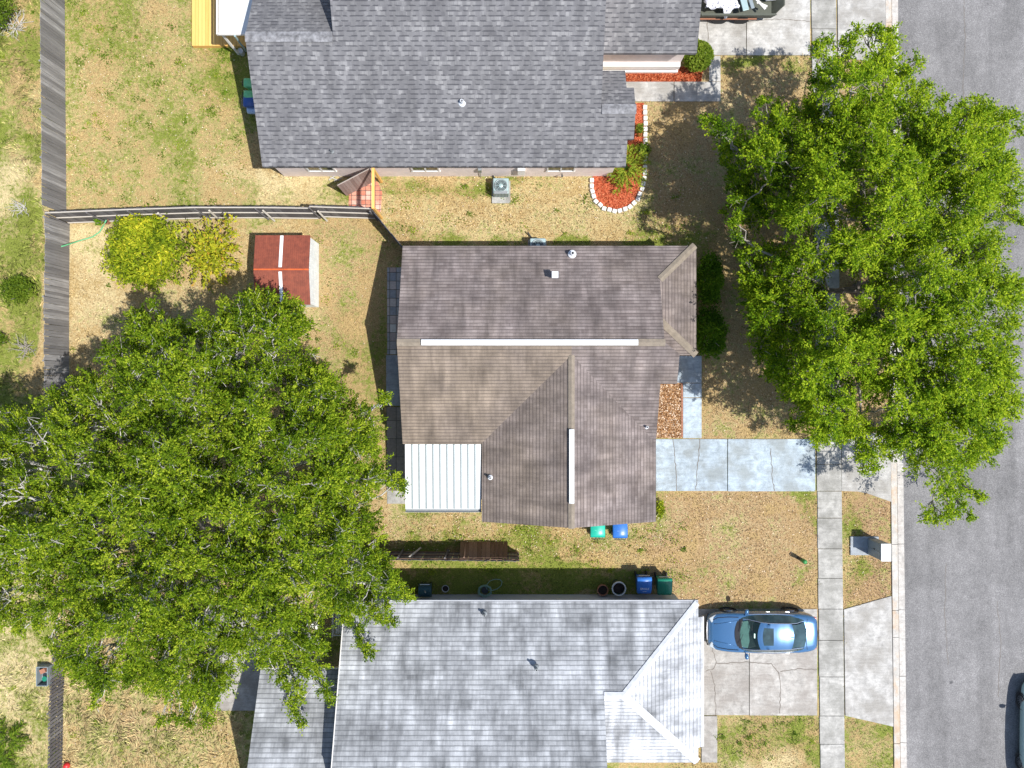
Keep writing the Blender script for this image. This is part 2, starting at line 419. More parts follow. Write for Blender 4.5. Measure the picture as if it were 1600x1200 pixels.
M['leaf_weed'] = leafmat('weed_leaf', [(0, (.04, .08, .008)), (.5, (.11, .18, .012)), (1, (.26, .33, .04))])
M['palm'] = leafmat('palm_leaflet', [(0, (.06, .12, .01)), (.5, (.17, .27, .02)), (1, (.42, .46, .05))])
M['straw'] = leafmat('straw_blade', [(0, (.22, .17, .07)), (.5, (.45, .38, .18)), (1, (.70, .64, .40))], .2)
M['block'] = plain('white_painted_block', (.74, .72, .68), .85, var=.1, scale=14)
M['rubber'] = plain('black_rubber', (.018, .018, .02), .8)
M['rim'] = plain('alloy', (.38, .40, .42), .3, .9, .1)
M['chrome'] = plain('bright_trim_metal', (.72, .74, .76), .18, .9, .03)
M['black_plastic'] = plain('black_plastic', (.03, .03, .033), .5)
M['blue_paint'] = plain('blue_metallic_paint', (.055, .155, .32), .24, .35, .03, 2, coat=1.0)
M['green_paint'] = plain('pale_green_metallic_paint', (.42, .60, .60), .28, .15, .03, 2, coat=1.0)
def carglass(name, c):
    m, nt, bs = newmat(name); bs.inputs['Base Color'].default_value = (*c, 1)
    bs.inputs['Roughness'].default_value = .05; bs.inputs['Coat Weight'].default_value = .1; bs.inputs['Specular IOR Level'].default_value = .4
    f = noise(nt, 3, 3, .5, coords(nt)); nt.links.new(ramp(nt, f, [(.35, tuple(x * .6 for x in c)), (.65, c)]), bs.inputs['Base Color'])
    return m
def clearglass(name, c, f_):
    m, nt, bs = newmat(name); bs.inputs['Base Color'].default_value = (*c, 1); bs.inputs['Roughness'].default_value = .03; bs.inputs['Coat Weight'].default_value = 1
    tr = N(nt, 'ShaderNodeBsdfTransparent'); tr.inputs['Color'].default_value = (.72, .88, .84, 1); ms = N(nt, 'ShaderNodeMixShader'); ms.inputs[0].default_value = f_
    nt.links.new(tr.outputs[0], ms.inputs[1]); nt.links.new(bs.outputs[0], ms.inputs[2]); nt.links.new(ms.outputs[0], nt.nodes['Material Output'].inputs['Surface']); return m
M['clearglass'] = clearglass('clear_tinted_glass', (.03, .06, .06), .30)
M['dash'] = plain('grey_green_dashboard', (.19, .29, .27), .7); M['cabin'] = plain('dark_cabin', (.02, .024, .026), .9); M['seatcloth'] = plain('seat_cloth', (.12, .13, .14), .9)
M['carglass'] = carglass('dark_car_glass', (.045, .085, .10)); M['windshield'] = carglass('green_tinted_glass', (.13, .23, .22))
M['lamp_red'] = plain('tail_lamp_red', (.35, .02, .02), .2); M['lamp_clear'] = plain('head_lamp_clear', (.36, .40, .43), .1)
M['bin_blue'] = plain('blue_bin_plastic', (.035, .16, .52), .35, var=.08); M['bin_teal'] = plain('teal_bin_plastic', (.02, .42, .30), .35, var=.08)
M['bin_green'] = plain('green_bin_plastic', (.012, .19, .115), .35, var=.08); M['bin_ltgreen'] = plain('light_green_bin_plastic', (.16, .55, .25), .4)
M['bin_paleblue'] = plain('pale_blue_plastic', (.42, .58, .78), .4); M['bin_navy'] = plain('navy_lid_plastic', (.03, .10, .34), .35, var=.08)
M['white_ink'] = plain('white_print', (.88, .88, .88), .6, var=.03)
M['ac_metal'] = plain('grey_green_metal', (.33, .44, .45), .45, .2, .06); M['dark_metal'] = plain('dark_metal', (.05, .055, .06), .5, .3)
M['mid_metal'] = plain('grey_metal', (.28, .30, .31), .45, .4)
M['cabinet'] = plain('cabinet_grey_paint', (.22, .265, .29), .5, var=.06); M['cabinet_top'] = plain('cabinet_cap_paint', (.46, .49, .51), .45, var=.08)
M['terracotta'] = plain('terracotta', (.34, .15, .09), .8); M['soil'] = plain('potting_soil', (.03, .022, .018), .95)
M['pot_dark'] = plain('dark_green_pot', (.03, .055, .04), .5); M['pot_grey'] = plain('grey_pot', (.52, .53, .52), .6)
M['grill'] = plain('dark_teal_enamel', (.03, .085, .10), .35, .2); M['hose'] = plain('green_hose', (.20, .33, .26), .5); M['hose_bright'] = plain('bright_green_hose', (.12, .42, .20), .5)
M['olive'] = plain('olive_trailer_paint', (.075, .082, .062), .6); M['red'] = plain('red_plastic', (.60, .03, .03), .4)
M['green_post'] = plain('green_marker_plastic', (.03, .22, .05), .5)
def fabric():
    m, nt, bs = newmat('printed_cloth'); v = N(nt, 'ShaderNodeTexVoronoi'); v.inputs['Scale'].default_value = 9
    nt.links.new(coords(nt), v.inputs['Vector'])
    nt.links.new(ramp(nt, v.outputs['Distance'], [(.22, (.08, .08, .13)), (.34, (.68, .70, .78))]), bs.inputs['Base Color'])
    bs.inputs['Roughness'].default_value = .9; return m
M['fabric'] = fabric()

# ------------------------------------------------------------------ numpy noise
class VN:
    def __init__(s, seed): s.t = np.random.default_rng(seed).random((256, 256))
    def __call__(s, x, y, sc):
        x = np.asarray(x) * sc + 91.3; y = np.asarray(y) * sc + 47.1
        xi = np.floor(x).astype(int); yi = np.floor(y).astype(int); fx = x - xi; fy = y - yi
        fx = fx * fx * (3 - 2 * fx); fy = fy * fy * (3 - 2 * fy); t = s.t
        a = t[xi % 256, yi % 256]; b = t[(xi+1) % 256, yi % 256]; c = t[xi % 256, (yi+1) % 256]; d = t[(xi+1) % 256, (yi+1) % 256]
        return (a * (1-fx) + b * fx) * (1-fy) + (c * (1-fx) + d * fx) * fy
def inpoly(x, y, poly):
    x = np.asarray(x, float); y = np.asarray(y, float); r = np.zeros(x.shape, bool); n = len(poly)
    for i in range(n):
        x1, y1 = poly[i]; x2, y2 = poly[(i+1) % n]
        c = ((y1 > y) != (y2 > y)) & (x < (x2 - x1) * (y - y1) / (y2 - y1 + 1e-12) + x1)
        r ^= c
    return r
def edgedist(x, y, poly):
    d = np.full(np.shape(x), 1e9); n = len(poly)
    for i in range(n):
        ax, ay = poly[i]; bx_, by_ = poly[(i+1) % n]; dx, dy = bx_ - ax, by_ - ay
        t = np.clip(((x-ax)*dx + (y-ay)*dy) / (dx*dx + dy*dy + 1e-9), 0, 1)
        d = np.minimum(d, np.hypot(x - ax - t*dx, y - ay - t*dy))
    return d

# ------------------------------------------------------------------ ground
def sx(x700, y):  # the street runs slightly off the picture's vertical
    return x700 + (y - 700) * .0115
V1, V2, V3 = VN(1), VN(2), VN(3)
# (x0,x1,y0,y1, green, brown, pale)
ZONES = [(-400, 70, -400, 1600, .66, .15, .50), (70, 395, -400, 336, .38, .26, .44), (395, 620, 255, 340, .33, .2, .62),
         (590, 1130, 262, 385, .22, .22, .48), (70, 480, 340, 1060, .16, .42, .38), (480, 640, 340, 800, .27, .55, .36),
         (560, 1100, 790, 895, .28, .48, .42), (560, 1080, 893, 945, .78, .3, .0), (1010, 1400, 85, 690, .20, .55, .32),
         (1025, 1280, 765, 955, .12, .66, .30), (1310, 1400, 765, 960, .16, .80, .18), (1100, 1400, 1115, 1600, .42, .55, .32),
         (70, 400, 1040, 1600, .36, .35, .50), (930, 1110, 1190, 1600, .45, .4, .4)]
# local patches (cx, cy, rx, ry, dgreen, dbrown, dpale)
PATCH = [(370, 100, 45, 60, .4, 0, -.3), (150, 40, 60, 60, .25, 0, 0), (350, 10, 70, 60, .1, 0, 0), (250, 200, 90, 120, .1, 0, 0), (420, 275, 60, 20, -.2, 0, .3),
         (660, 850, 200, 16, .5, -.3, -.3), (760, 882, 110, 12, .55, -.3, -.2), (700, 885, 90, 8, 0, .2, .1), (800, 840, 150, 15, .1, 0, 0), (1080, 900, 60, 30, .2, 0, 0),
         (1266, 860, 10, 110, .45, -.3, -.2), (1325, 860, 12, 90, .5, -.3, -.2), (1160, 768, 120, 6, .4, 0, 0), (1190, 88, 80, 8, .6, 0, 0), (1140, 110, 14, 30, .4, 0, 0),
         (690, 285, 110, 12, .35, .3, -.2), (800, 280, 60, 12, .35, 0, 0), (1265, 1150, 14, 60, .5, 0, 0), (1140, 1185, 40, 20, .4, 0, 0), (1230, 1165, 25, 15, .3, 0, .1),
         (1380, 1142, 20, 8, .5, 0, 0), (1190, 1195, 70, 20, -.2, .2, .6), (950, 600, 10, 10, 0, 0, 0), (140, 370, 40, 20, -.2, .1, .5), (150, 430, 50, 60, -.1, .2, .3), (600, 600, 60, 160, .2, 0, -.1),
         (210, 1140, 60, 40, .1, .6, .1), (60, 800, 80, 80, .2, 0, 0), (545, 300, 30, 12, .5, 0, 0), (1010, 265, 12, 70, .1, 0, 0), (1100, 400, 80, 60, .25, 0, -.2),
         (950, 375, 120, 8, .3, 0, 0), (30, 130, 60, 80, -.1, 0, .1), (20, 1050, 60, 160, -.25, .1, .5), (20, 290, 40, 50, -.3, .2, .5), (620, 800, 40, 30, 0, .3, .2), (1040, 790, 14, 18, .5, 0, 0),
         (1185, 200, 80, 60, -.1, .1, .1), (1355, 1180, 30, 40, .05, -.1, .2), (850, 375, 250, 6, .35, 0, 0), (30, 90, 35, 60, .0, .8, -.5), (560, 345, 50, 5, .4, 0, 0), (300, 345, 220, 4, .3, 0, 0)]
def turf(px, py):
    px = px + (V1(px, py, .02) - .5) * 60 + (V2(px, py, .09) - .5) * 14
    py = py + (V2(py, px, .02) - .5) * 50 + (V1(py, px, .09) - .5) * 14
    g = np.full(px.shape, .35); b = np.full(px.shape, .35); p = np.full(px.shape, .4)
    for (x0, x1, y0, y1, zg, zb, zp) in ZONES:
        k = (px >= x0) & (px < x1) & (py >= y0) & (py < y1)
        g[k] = zg; b[k] = zb; p[k] = zp
    for (cx, cy, rx, ry, dg, db, dp) in PATCH:
        wgt = np.exp(-(((px-cx)/rx)**2 + ((py-cy)/ry)**2) * .9)
        g += dg * wgt; b += db * wgt; p += dp * wgt
    wet = np.clip(edgedist(px, py, [(620, 380), (1090, 380), (1090, 560), (1030, 820), (760, 826), (633, 800)]) - 6, 0, 40)
    g += .14 * np.exp(-wet / 6)
    return np.clip(g, 0, 1), np.clip(b, 0, 1), np.clip(p, 0, 1)
def set_turf(me, xs, ys):
    g, b, p = turf(xs * F / H + 800, 600 - ys * F / H)
    a = me.attributes.new('turf', 'FLOAT_COLOR', 'POINT')
    arr = np.ones((len(xs), 4), np.float32); arr[:, 0] = g; arr[:, 1] = b; arr[:, 2] = p
    a.data.foreach_set('color', arr.ravel())
KX = 17.55  # west face of the kerb
def make_ground():
    xs = np.concatenate([[-600, -200, -80, -45], np.arange(-28, 17.3, .2), [17.45, 17.73, 17.86, 18.5, 27.1, 27.3, 45, 80, 200, 600]])
    ys = np.concatenate([[-600, -200, -80, -40], np.arange(-21, 21, .2), [40, 80, 200, 600]])
    X, Y = np.meshgrid(xs, ys, indexing='ij')
    Z = (V3(X, Y, .35) - .5) * .05 + (V1(X, Y, 1.6) - .5) * .02 - .012
    Z = np.where((X > -21.3) & (np.abs(Y) < 22), Z * .45 - .012, Z); Z = np.where(X < -21.4, Z + .04, Z)
    X0 = X.copy(); X = np.where((X0 > 17.3) & (X0 < 45) & (np.abs(Y) < 201), X - .0115 * (Y + 2.99), X); Z = np.where((X0 > 17.8) & (X0 < 27.2), -.4, Z); Z = np.where(np.abs(Y) > 30, 0, Z)
    nx, ny = len(xs), len(ys)
    idx = np.arange(nx * ny).reshape(nx, ny)
    q = np.stack([idx[:-1, :-1], idx[1:, :-1], idx[1:, 1:], idx[:-1, 1:]], -1).reshape(-1, 4)
    me = bpy.data.meshes.new('ground'); co = np.stack([X, Y, Z], -1).reshape(-1, 3).astype(np.float32)
    me.vertices.add(len(co)); me.vertices.foreach_set('co', co.ravel())
    me.loops.add(q.size); me.loops.foreach_set('vertex_index', q.ravel().astype(np.int32))
    me.polygons.add(len(q)); me.polygons.foreach_set('loop_start', np.arange(0, q.size, 4, dtype=np.int32))
    me.update(calc_edges=True); me.validate()
    set_turf(me, co[:, 0], co[:, 1])
    me.materials.append(M['ground']); me.polygons.foreach_set('use_smooth', [True] * len(me.polygons))
    o = bpy.data.objects.new('ground', me); COL.objects.link(o); tag(o, kind='structure')
make_ground()

def g2(px, py): v = W(px, py); return (v.x, v.y)
def sheet(name, quads, mat, z0=-.05, z1=.035, label=None):
    m = MB()
    for q in quads: m.prism([g2(*p) for p in q][::-1], z0, z1)
    o = m.build(name, mat, bevel=.008); tag(o, label, kind='structure'); return o
def rect(x0, x1, y0, y1): return [(x0, y0), (x1, y0), (x1, y1), (x0, y1)]
def srect(x0, x1, y0, y1):  # along the street direction
    return [(sx(x0, y0), y0), (sx(x1, y0), y0), (sx(x1, y1), y1), (sx(x0, y1), y1)]
# road, kerb
m = MB()
def sX(x700, Y): py = 600 - Y * F / H; return (sx(x700, py) - 800) * H / F
m.prism([(sX(1412, -190), -190), (27.2 + 2.2, -190), (27.2 - 2.2, 190), (sX(1412, 190), 190)], -.35, -.10)
tag(m.build('road', M['asphalt']), kind='structure')
def strip(name, xa, xb, z1, mat, cuts, gap=.6):
    m = MB(); ys = [-5700] + cuts + [6900]
    for a, b in zip(ys[:-1], ys[1:]): m.prism([g2(*p) for p in srect(xa, xb, a + gap, b)][::-1], -.35, z1)
    tag(m.build(name, mat, bevel=.012), kind='structure')
strip('kerb', 1391, 1400.4, .045, M['kerb'], [-130, 35, 205, 372, 540, 706, 850, 953, 995, 1161, 1330])
strip('gutter', 1402.3, 1412, -.045, M['gutter'], [-130, 35, 205, 372, 540, 706, 850, 953, 1057, 1161, 1330])
rd = bpy.data.objects['road']
def roadmark(pts, wid): crack(pts, wid, rd, -.0965)
# sidewalk slabs
cuts = [-260, -214, -168, -122, -76, -30, 0, 45, 88, 134, 180, 226, 272, 318, 364, 410, 456, 502, 548, 594, 640, 686, 725, 767, 809, 857, 903, 951, 1000, 1057, 1118, 1162, 1208, 1254, 1300]
sheet('sidewalk', [srect(1275.5 + (.6 if i % 2 else 0), 1314, a + .7, b) for i, (a, b) in enumerate(zip(cuts[:-1], cuts[1:]))], M['walk'])
# driveways
sheet('driveway', [rect(1020, 1136, 686, 767), rect(1137.2, 1273.5, 686, 767.5)], M['blue_conc'])
sheet('driveway_apron', [[(1315, 686), (1391, 672), (1392, 784), (1375, 778), (1355, 771), (1340, 768), (1315, 767)]], M['drive_new'])
sheet('driveway', [rect(1090, 1170, 951.5, 1117), rect(1171, 1276.5, 951.5, 1117.5)], M['drive'])
sheet('driveway_apron', [[(1318.5, 952), (1392.5, 931), (1395.5, 1135), (1320.5, 1118)]], M['drive_new'])
sheet('driveway', [rect(1085, 1165.5, -60, 86.5), rect(1166.5, 1265.5, -60, 86.5)], M['drive_new'])
sheet('driveway_apron', [[(1308, -60), (1384, -80), (1386.5, 99), (1335, 93), (1309, 88)]], M['drive_new'])
# front walks
sheet('front_walk', [rect(1056, 1096, 556, 598), rect(1067, 1096, 599, 621), rect(1067, 1096, 622, 684.6)], M['blue_conc'])
sheet('front_walk', [rect(975, 1052.5, 128, 158.5), rect(1053.5, 1125.5, 128, 158.5), rect(1108, 1125.5, 88, 127.3)], M['drive_new'])
sheet('front_walk', [rect(1096, 1120.5, 1118.5, 1191)], M['drive'])
sheet('patio', [[(320, 950), (440, 950), (440, 1110), (330, 1110)]], M['drive'])
sheet('patio', [rect(603.5, 632, 555, 634)], M['slab'])
sheet('paver_path', [rect(605, 630, 418, 553.5)], M['paver'], z1=.02)
sheet('paver_path', [rect(604, 640, 636, 765)], M['paver_dark'], z1=.02)
sheet('patio', [rect(605, 640, 766.5, 787)], M['walk'], z1=.02)
sheet('paver_path', [[(545, 288), (560, 280), (590, 284), (597, 300), (595, 331), (545, 331)]], M['paver_red'], z1=.02)
# planting beds
bedpts = [(1006, 161), (1007, 200), (1006, 260), (1004, 290), (996, 310), (982, 323), (963, 329), (943, 324), (930, 312), (926, 296), (926, 276), (960, 262), (975, 200), (975, 161)]
sheet('mulch_bed', [bedpts], M['mulch'], z1=.025)
sheet('mulch_bed', [[(960, 104), (1100, 104), (1095, 127.5), (960, 127.5)]], M['mulch'], z1=.025)
sheet('leaf_litter_bed', [rect(1020, 1064.5, 590, 684)], M['litter'], z1=.022)
# cracks in the concrete (children of the slab they run through)
def crack(pts, wid, parent_name, zz=.0393, px=True):
    m = MB(); P = [W(*p) for p in pts]; Q = []
    for a, b in zip(P[:-1], P[1:]):
        n = max(2, int((b - a).length / .12))
        for i in range(n):
            t = i / n; q = a.lerp(b, t); d = (b - a).normalized()
            if 0 < i: q += Vector((-d.y, d.x, 0)) * random.uniform(-.03, .03)
            Q.append(q)
    Q.append(P[-1]); L = []; Rr = []
    for i, q in enumerate(Q):
        d = (Q[min(i+1, len(Q)-1)] - Q[max(i-1, 0)]).normalized(); nn = Vector((-d.y, d.x, 0)) * wid * random.uniform(.35, .65)
        L.append((q + nn).xy); Rr.append((q - nn).xy)
    n = len(Q); vs = [(a[0], a[1], zz) for a in L] + [(a[0], a[1], zz) for a in Rr]
    m.add(vs, [(i, i + n, i + n + 1, i + 1) for i in range(n - 1)])
    m.build('crack', M['crack'], parent_name)
for pts in ([(1508, -20), (1510, 60), (1507, 130), (1509, 200)], [(1560, 940), (1566, 1010), (1562, 1090)], [(1480, 880), (1478, 960), (1483, 1040)]): roadmark(pts, .022)
drv = [o for o in bpy.data.objects if o.name.startswith('driveway') and 'apron' not in o.name]
dB, d3, d1 = drv[0], drv[1], drv[2]
for pts in ([(1051, 686), (1054, 705), (1056, 735), (1057, 767)], [(1093, 686), (1091, 715), (1087, 765)], [(1204, 700), (1206, 745), (1210, 767)]): crack(pts, .028, dB)
for pts in ([(1110, 1005), (1119, 1034), (1115, 1044), (1103, 1048)], [(1119, 1036), (1150, 1035), (1170, 1034)], [(1110, 1048), (1117, 1070), (1118, 1117)],
            [(1171, 1034), (1205, 1036), (1216, 1050), (1219, 1070), (1218, 1114)], [(1219, 1049), (1250, 1044), (1276, 1046)]): crack(pts, .03, d3)
for pts in ([(1105, 30), (1107, 86)], [(1166, 34), (1222, 30), (1265, 34)]): crack(pts, .025, d1)

# ------------------------------------------------------------------ houses
def roofpart(parent, polys, mat, t=.16, name='roof', label=None, tone=None):
    m = MB()
    for p in polys: m.slab(p, t)
    o = m.build(name, mat, parent, label=label)
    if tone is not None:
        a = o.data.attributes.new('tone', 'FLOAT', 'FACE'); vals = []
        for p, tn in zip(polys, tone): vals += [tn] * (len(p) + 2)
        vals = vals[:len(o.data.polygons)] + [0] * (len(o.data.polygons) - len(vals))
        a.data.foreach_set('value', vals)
    return o
def capline(parent, a, b, mat, wid=.26, name='ridge_cap', h=.03):
    a = Vector(a); b = Vector(b); d = (b - a); L = d.length; d.normalize()
    s = d.cross(Vector((0, 0, 1))).normalized(); up = s.cross(d)
    m = MB(); n = max(1, int(L / .2))
    for i in range(n):
        p = a + d * L * i / n; q = a + d * L * (i + 1.12) / n
        lift = up * (h + (i % 2) * .004); e = s * wid / 2; dn = Vector((0, 0, .045))
        m.add([p + lift, q + lift + up * .01, q + e - dn + lift, p + e - dn + lift, p - e - dn + lift, q - e - dn + lift + up * .01],
              [(0, 3, 2, 1), (0, 1, 5, 4), (3, 0, 4), (1, 2, 5)])
    return m.build(name, mat, parent)
def pipe_vent(parent, px, py, z, r=.07, h=.3, white=False):
    c = W(px, py, z); m = MB()
    m.lathe(c, [(r * 2.4, -.12), (r * 2.2, .02), (r * 1.15, .07), (r, .09), (r, h)], 14, cap=False)
    m.lathe(c + Vector((0, 0, h)), [(r, 0), (r * .7, .0), (r * .7, -.2)], 14, cap=False)
    return m.build('vent_pipe', M['vent_white'] if white else M['mid_metal'], parent)
def window(parent, c, wdt, hgt, axis, out, mat='trim'):
    """axis 'x': wall runs along x (faces +-y); out = +-1"""
    if axis == 'x':
        f = MB(); th = .06
        for dz in (-hgt/2, hgt/2): f.box((c[0], c[1] + out*th/2, c[2] + dz), (wdt + .12, th, .07))
        for dx in (-wdt/2, 0, wdt/2): f.box((c[0] + dx, c[1] + out*(th/2 - .003), c[2]), (.06, th, hgt - .075))
        w_ = f.build('window', M[mat], parent); p = bx((c[0], c[1] + out*.012, c[2]), (wdt - .01, .02, hgt - .01)).build('pane', M['glass'], None)
    else:
        f = MB(); th = .06
        for dz in (-hgt/2, hgt/2): f.box((c[0] + out*th/2, c[1], c[2] + dz), (th, wdt + .12, .07))
        for dx in (-wdt/2, 0, wdt/2): f.box((c[0] + out*(th/2 - .003), c[1] + dx, c[2]), (th, .06, hgt - .075))
        w_ = f.build('window', M[mat], parent); p = bx((c[0] + out*.012, c[1], c[2]), (.02, wdt - .01, hgt - .01)).build('pane', M['glass'], None)
    for v in p.data.vertices: v.co -= Vector(parent.location)
    p.parent = w_
def gable(m, X, th, y0, y1, zw, yr, zr):
    """gable wall in plane x = X"""
    P = [(y0, zw), (y1, zw), (yr, zr)]
    vs = [(X, y, z) for y, z in P] + [(X + th, y, z) for y, z in P]
    m.add(vs, [(0, 1, 2), (3, 5, 4), (0, 3, 4, 1), (1, 4, 5, 2), (2, 5, 3, 0)])

# ---- house A: grey laminated shingle roof at the top
hA = thing('house', 'pink beige house with a dark grey shingle roof beside the red mulch beds', 'house', (-3, 14.5, 0))
s1 = .45; zA = lambda Y: 2.7 + s1 * (Y - 9.33)
zE = lambda Y: 8.85 - s1 * Y
RYA = 18.2
P3 = lambda X, Y, z: (X, Y, z)
main = [P3(x, y, zA(y)) for x, y in ((-10.75, 9.36), (4.9, 9.36), (4.9, 10.4), (5.17, 10.4), (5.17, 11.49), (3.72, 11.49), (3.72, RYA), (-7.2, RYA), (-7.2, 13.99), (-10.75, 13.99))]
entry = [P3(x, y, zE(y)) for x, y in ((3.72, 11.49), (5.17, 11.49), (5.17, 12.57), (4.86, 12.57), (4.86, 13.46), (3.72, 13.46))]
low = [P3(x, y, zA(13.99) - s1 * (y - 13.99)) for x, y in ((-10.75, 13.99), (-7.2, 13.99), (-7.2, 19.3), (-10.75, 19.3))]
north = [P3(x, y, zA(RYA) - s1 * (y - RYA)) for x, y in ((-7.2, RYA), (3.72, RYA), (3.72, 25.5), (-7.2, 25.5))]
zw_ = lambda Y: 2.7 + s1 * (Y - 14.25)
wing = [P3(x, y, zw_(y)) for x, y in ((3.72, 14.25), (7.96, 14.25), (7.96, 18.4), (3.72, 18.4))]
wing2 = [P3(x, y, zw_(18.4) - s1 * (y - 18.4)) for x, y in ((3.72, 18.4), (7.96, 18.4), (7.96, 22.6), (3.72, 22.6))]
roofpart(hA, [main, low, north], M['roof1'], .17)
roofpart(hA, [entry], M['roof1'], .15, 'porch_roof')
roofpart(hA, [wing, wing2], M['roof1'], .17, 'garage_roof')
capline(hA, (-10.75, 13.99, zA(13.99)), (-7.25, 13.99, zA(13.99)), M['cap1'], .42)
capline(hA, (3.75, 11.49, zA(11.49)), (5.17, 11.49, zA(11.49)), M['cap1'], .42)
m = MB()
m.prism([(-10.62, 9.69), (4.6, 9.69), (4.6, 13.0), (3.5, 13.0), (3.5, 25), (-7.0, 25), (-7.0, 18.8), (-10.62, 18.8)], -.1, 2.62)
m.prism([(3.51, 14.72), (7.72, 14.72), (7.72, 22.1), (3.51, 22.1)], -.1, 2.6)
gable(m, -10.62, .15, 9.9, 18.1, 2.6, 13.99, 4.5); gable(m, -7.05, .15, 10.5, 25, 2.6, RYA, 6.1); gable(m, 3.5, .15, 11.0, 24.8, 2.6, RYA, 6.1); gable(m, 7.57, .15, 14.8, 22.0, 2.6, 18.4, 4.3)
m.build('wall', M['wall1'], hA)
m = MB(); m.box((5.6, 14.62, .52), (4.2, .19, .34)); m.box((5.6, 14.60, .10), (4.2, .23, .16)); m.build('wall_band', M['trim'], hA)
bx((-2.92, 9.41, 2.6), (15.6, .06, .12)).build('fascia', M['fascia'], hA); bx((5.84, 14.30, 2.6), (4.2, .06, .12)).build('fascia', M['fascia'], hA)
for cx in (-8.6, -3.9, 2.2): window(hA, (cx, 9.69, 1.45), 1.2, 1.0, 'x', -1)
window(hA, (7.72, 16.6, 1.3), 1.6, 1.2, 'y', 1); window(hA, (-10.62, 12.5, 1.4), 1.4, 1.0, 'y', -1)
m = MB(); m.box((.42, 9.61, 1.15), (.34, .17, .75)); m.build('meter_box', M['trim'], hA, bevel=.01)
m = MB(); m.box((-1.45, 9.63, 1.2), (.16, .12, .35)); m.tube([(-1.45, 9.64, 1.0), (-1.45, 9.64, .1)], .02); m.build('junction_box', M['mid_metal'], hA)
m = MB(); m.tube([(2.3, 9.68, .5), (2.3, 9.54, .5), (2.3, 9.54, .4)], .025); m.lathe((2.3, 9.54, .56), [(.05, 0), (.05, .015)], 8); m.build('spigot', M['dark_metal'], hA)
pipe_vent(hA, 722, 161, 3.75, .07, .28, True); pipe_vent(hA, 519, 237, 2.95, .04, .25)

# ---- house B: brown aged shingle in the middle
hB = thing('house', 'tan house with a weathered brown shingle roof and two white ridge vents, in the middle', 'house', (1, 1.7, 0))
s2 = .38; RY = 1.70; ZR = 4.31; YN = 5.95
zN = lambda Y: ZR - s2 * (Y - RY); zS = lambda Y: ZR - s2 * (RY - Y)
WX = 2.45; zW = 4.12; YE = -5.93; hw = 3.75
zwW = lambda X: zW - s2 * abs(X - WX)
vy = RY - (ZR - zW) / s2
vL = (WX - hw, -2.55); vR = (6.2, vy - hw)
n_pl = [P3(x, y, zN(y)) for x, y in ((-4.71, RY), (6.25, RY), (6.25, 4.42), (7.85, YN), (-4.71, YN))]
sl_ = [P3(x, y, zS(y)) for x, y in ((-4.71, -2.58), (WX - (vy + 2.58), -2.58), (WX, vy), (WX, RY), (-4.71, RY))]
sr_ = [P3(x, y, zS(y)) for x, y in ((WX, vy), (6.2, vy - hw), (6.2, 0), (6.9, 0), (6.9, 1.24), (6.25, RY), (WX, RY))]
ww_ = [P3(WX, vy, zW), P3(WX - hw, vy - hw, zwW(WX - hw)), P3(WX - hw, YE, zwW(WX - hw)), P3(WX, YE, zW)]
we_ = [P3(WX, vy, zW), P3(WX, YE, zW), P3(WX + hw, YE, zwW(WX + hw)), P3(WX + hw, vy - hw, zwW(WX + hw))]
za = zN(4.42)
e_pl = [P3(6.25, 4.42, za), P3(6.25, 2.70, za), P3(7.94, 1.24, 2.7), P3(7.94, YN, 2.7 - .0)]
es_pl = [P3(6.25, 2.70, za), P3(6.25, 1.24, 2.7), P3(7.94, 1.24, 2.7)]
roofpart(hB, [n_pl, sl_, sr_, ww_, we_, e_pl, es_pl], M['roof2'], .15, tone=[.08, .95, .18, .52, .10, .2, .2])
capline(hB, (-4.71, RY, ZR), (6.25, RY, ZR), M['cap2'], .30); capline(hB, (WX, vy, zW), (WX, YE, zW), M['cap2'], .26)
capline(hB, (6.25, 4.42, za), (7.85, YN, 2.72), M['cap2'], .30, 'hip_cap'); capline(hB, (6.25, 2.70, za), (7.9, 1.27, 2.72), M['cap2'], .30, 'hip_cap')
for a, b in (((655, 534), (996, 534)), ):
    A = Vector((-4.71 + 1.0, RY, ZR + .06)); B = Vector((6.25 - 1.1, RY, ZR + .06))
    m = MB(); m.box((A + B) / 2, ((B - A).length, .24, .09)); m.box((A + B) / 2 + Vector((0, 0, .045)), ((B - A).length, .10, .03)); m.build('ridge_vent', M['vent_white'], hB, bevel=.01)
m = MB(); m.box((WX, -3.38, zW + .07), (.21, 3.05, .09)); m.box((WX, -3.38, zW + .115), (.08, 3.05, .03)); m.build('ridge_vent', M['vent_white'], hB, bevel=.01)
m = MB(); c = W(867, 430, 3.6); m.box(c, (.22, .22, .28)); m.box(c + Vector((0, 0, .15)), (.27, .27, .05)); m.build('box_vent', M['vent_white'], hB)
c = W(866, 405, 3.2)
pipe_vent(hB, 894, 397, 2.95, .08, .3, True); pipe_vent(hB, 766, 746, 2.9, .05, .3, True); pipe_vent(hB, 1010, 667, 2.9, .05, .3, True)
m = MB()
m.prism([(-4.5, -2.2), (-1.0, -2.2), (-1.0, -5.6), (5.9, -5.6), (5.9, .3), (6.3, .3), (6.3, 1.5), (7.6, 1.5), (7.6, 5.6), (-4.5, 5.6)], -.1, 2.55)
gable(m, -4.5, .15, -2.1, 5.5, 2.5, RY, 4.12); gable(m, 6.05, .12, 1.8, 4.9, 3.0, RY + .2, 4.1)
P = [(-.9, 2.5), (5.8, 2.5), (WX, 3.9)]
m.add([(x, -5.6, z) for x, z in P] + [(x, -5.45, z) for x, z in P], [(0, 1, 2), (3, 5, 4), (0, 3, 4, 1), (1, 4, 5, 2), (2, 5, 3, 0)])
m.build('wall', M['wall2'], hB)
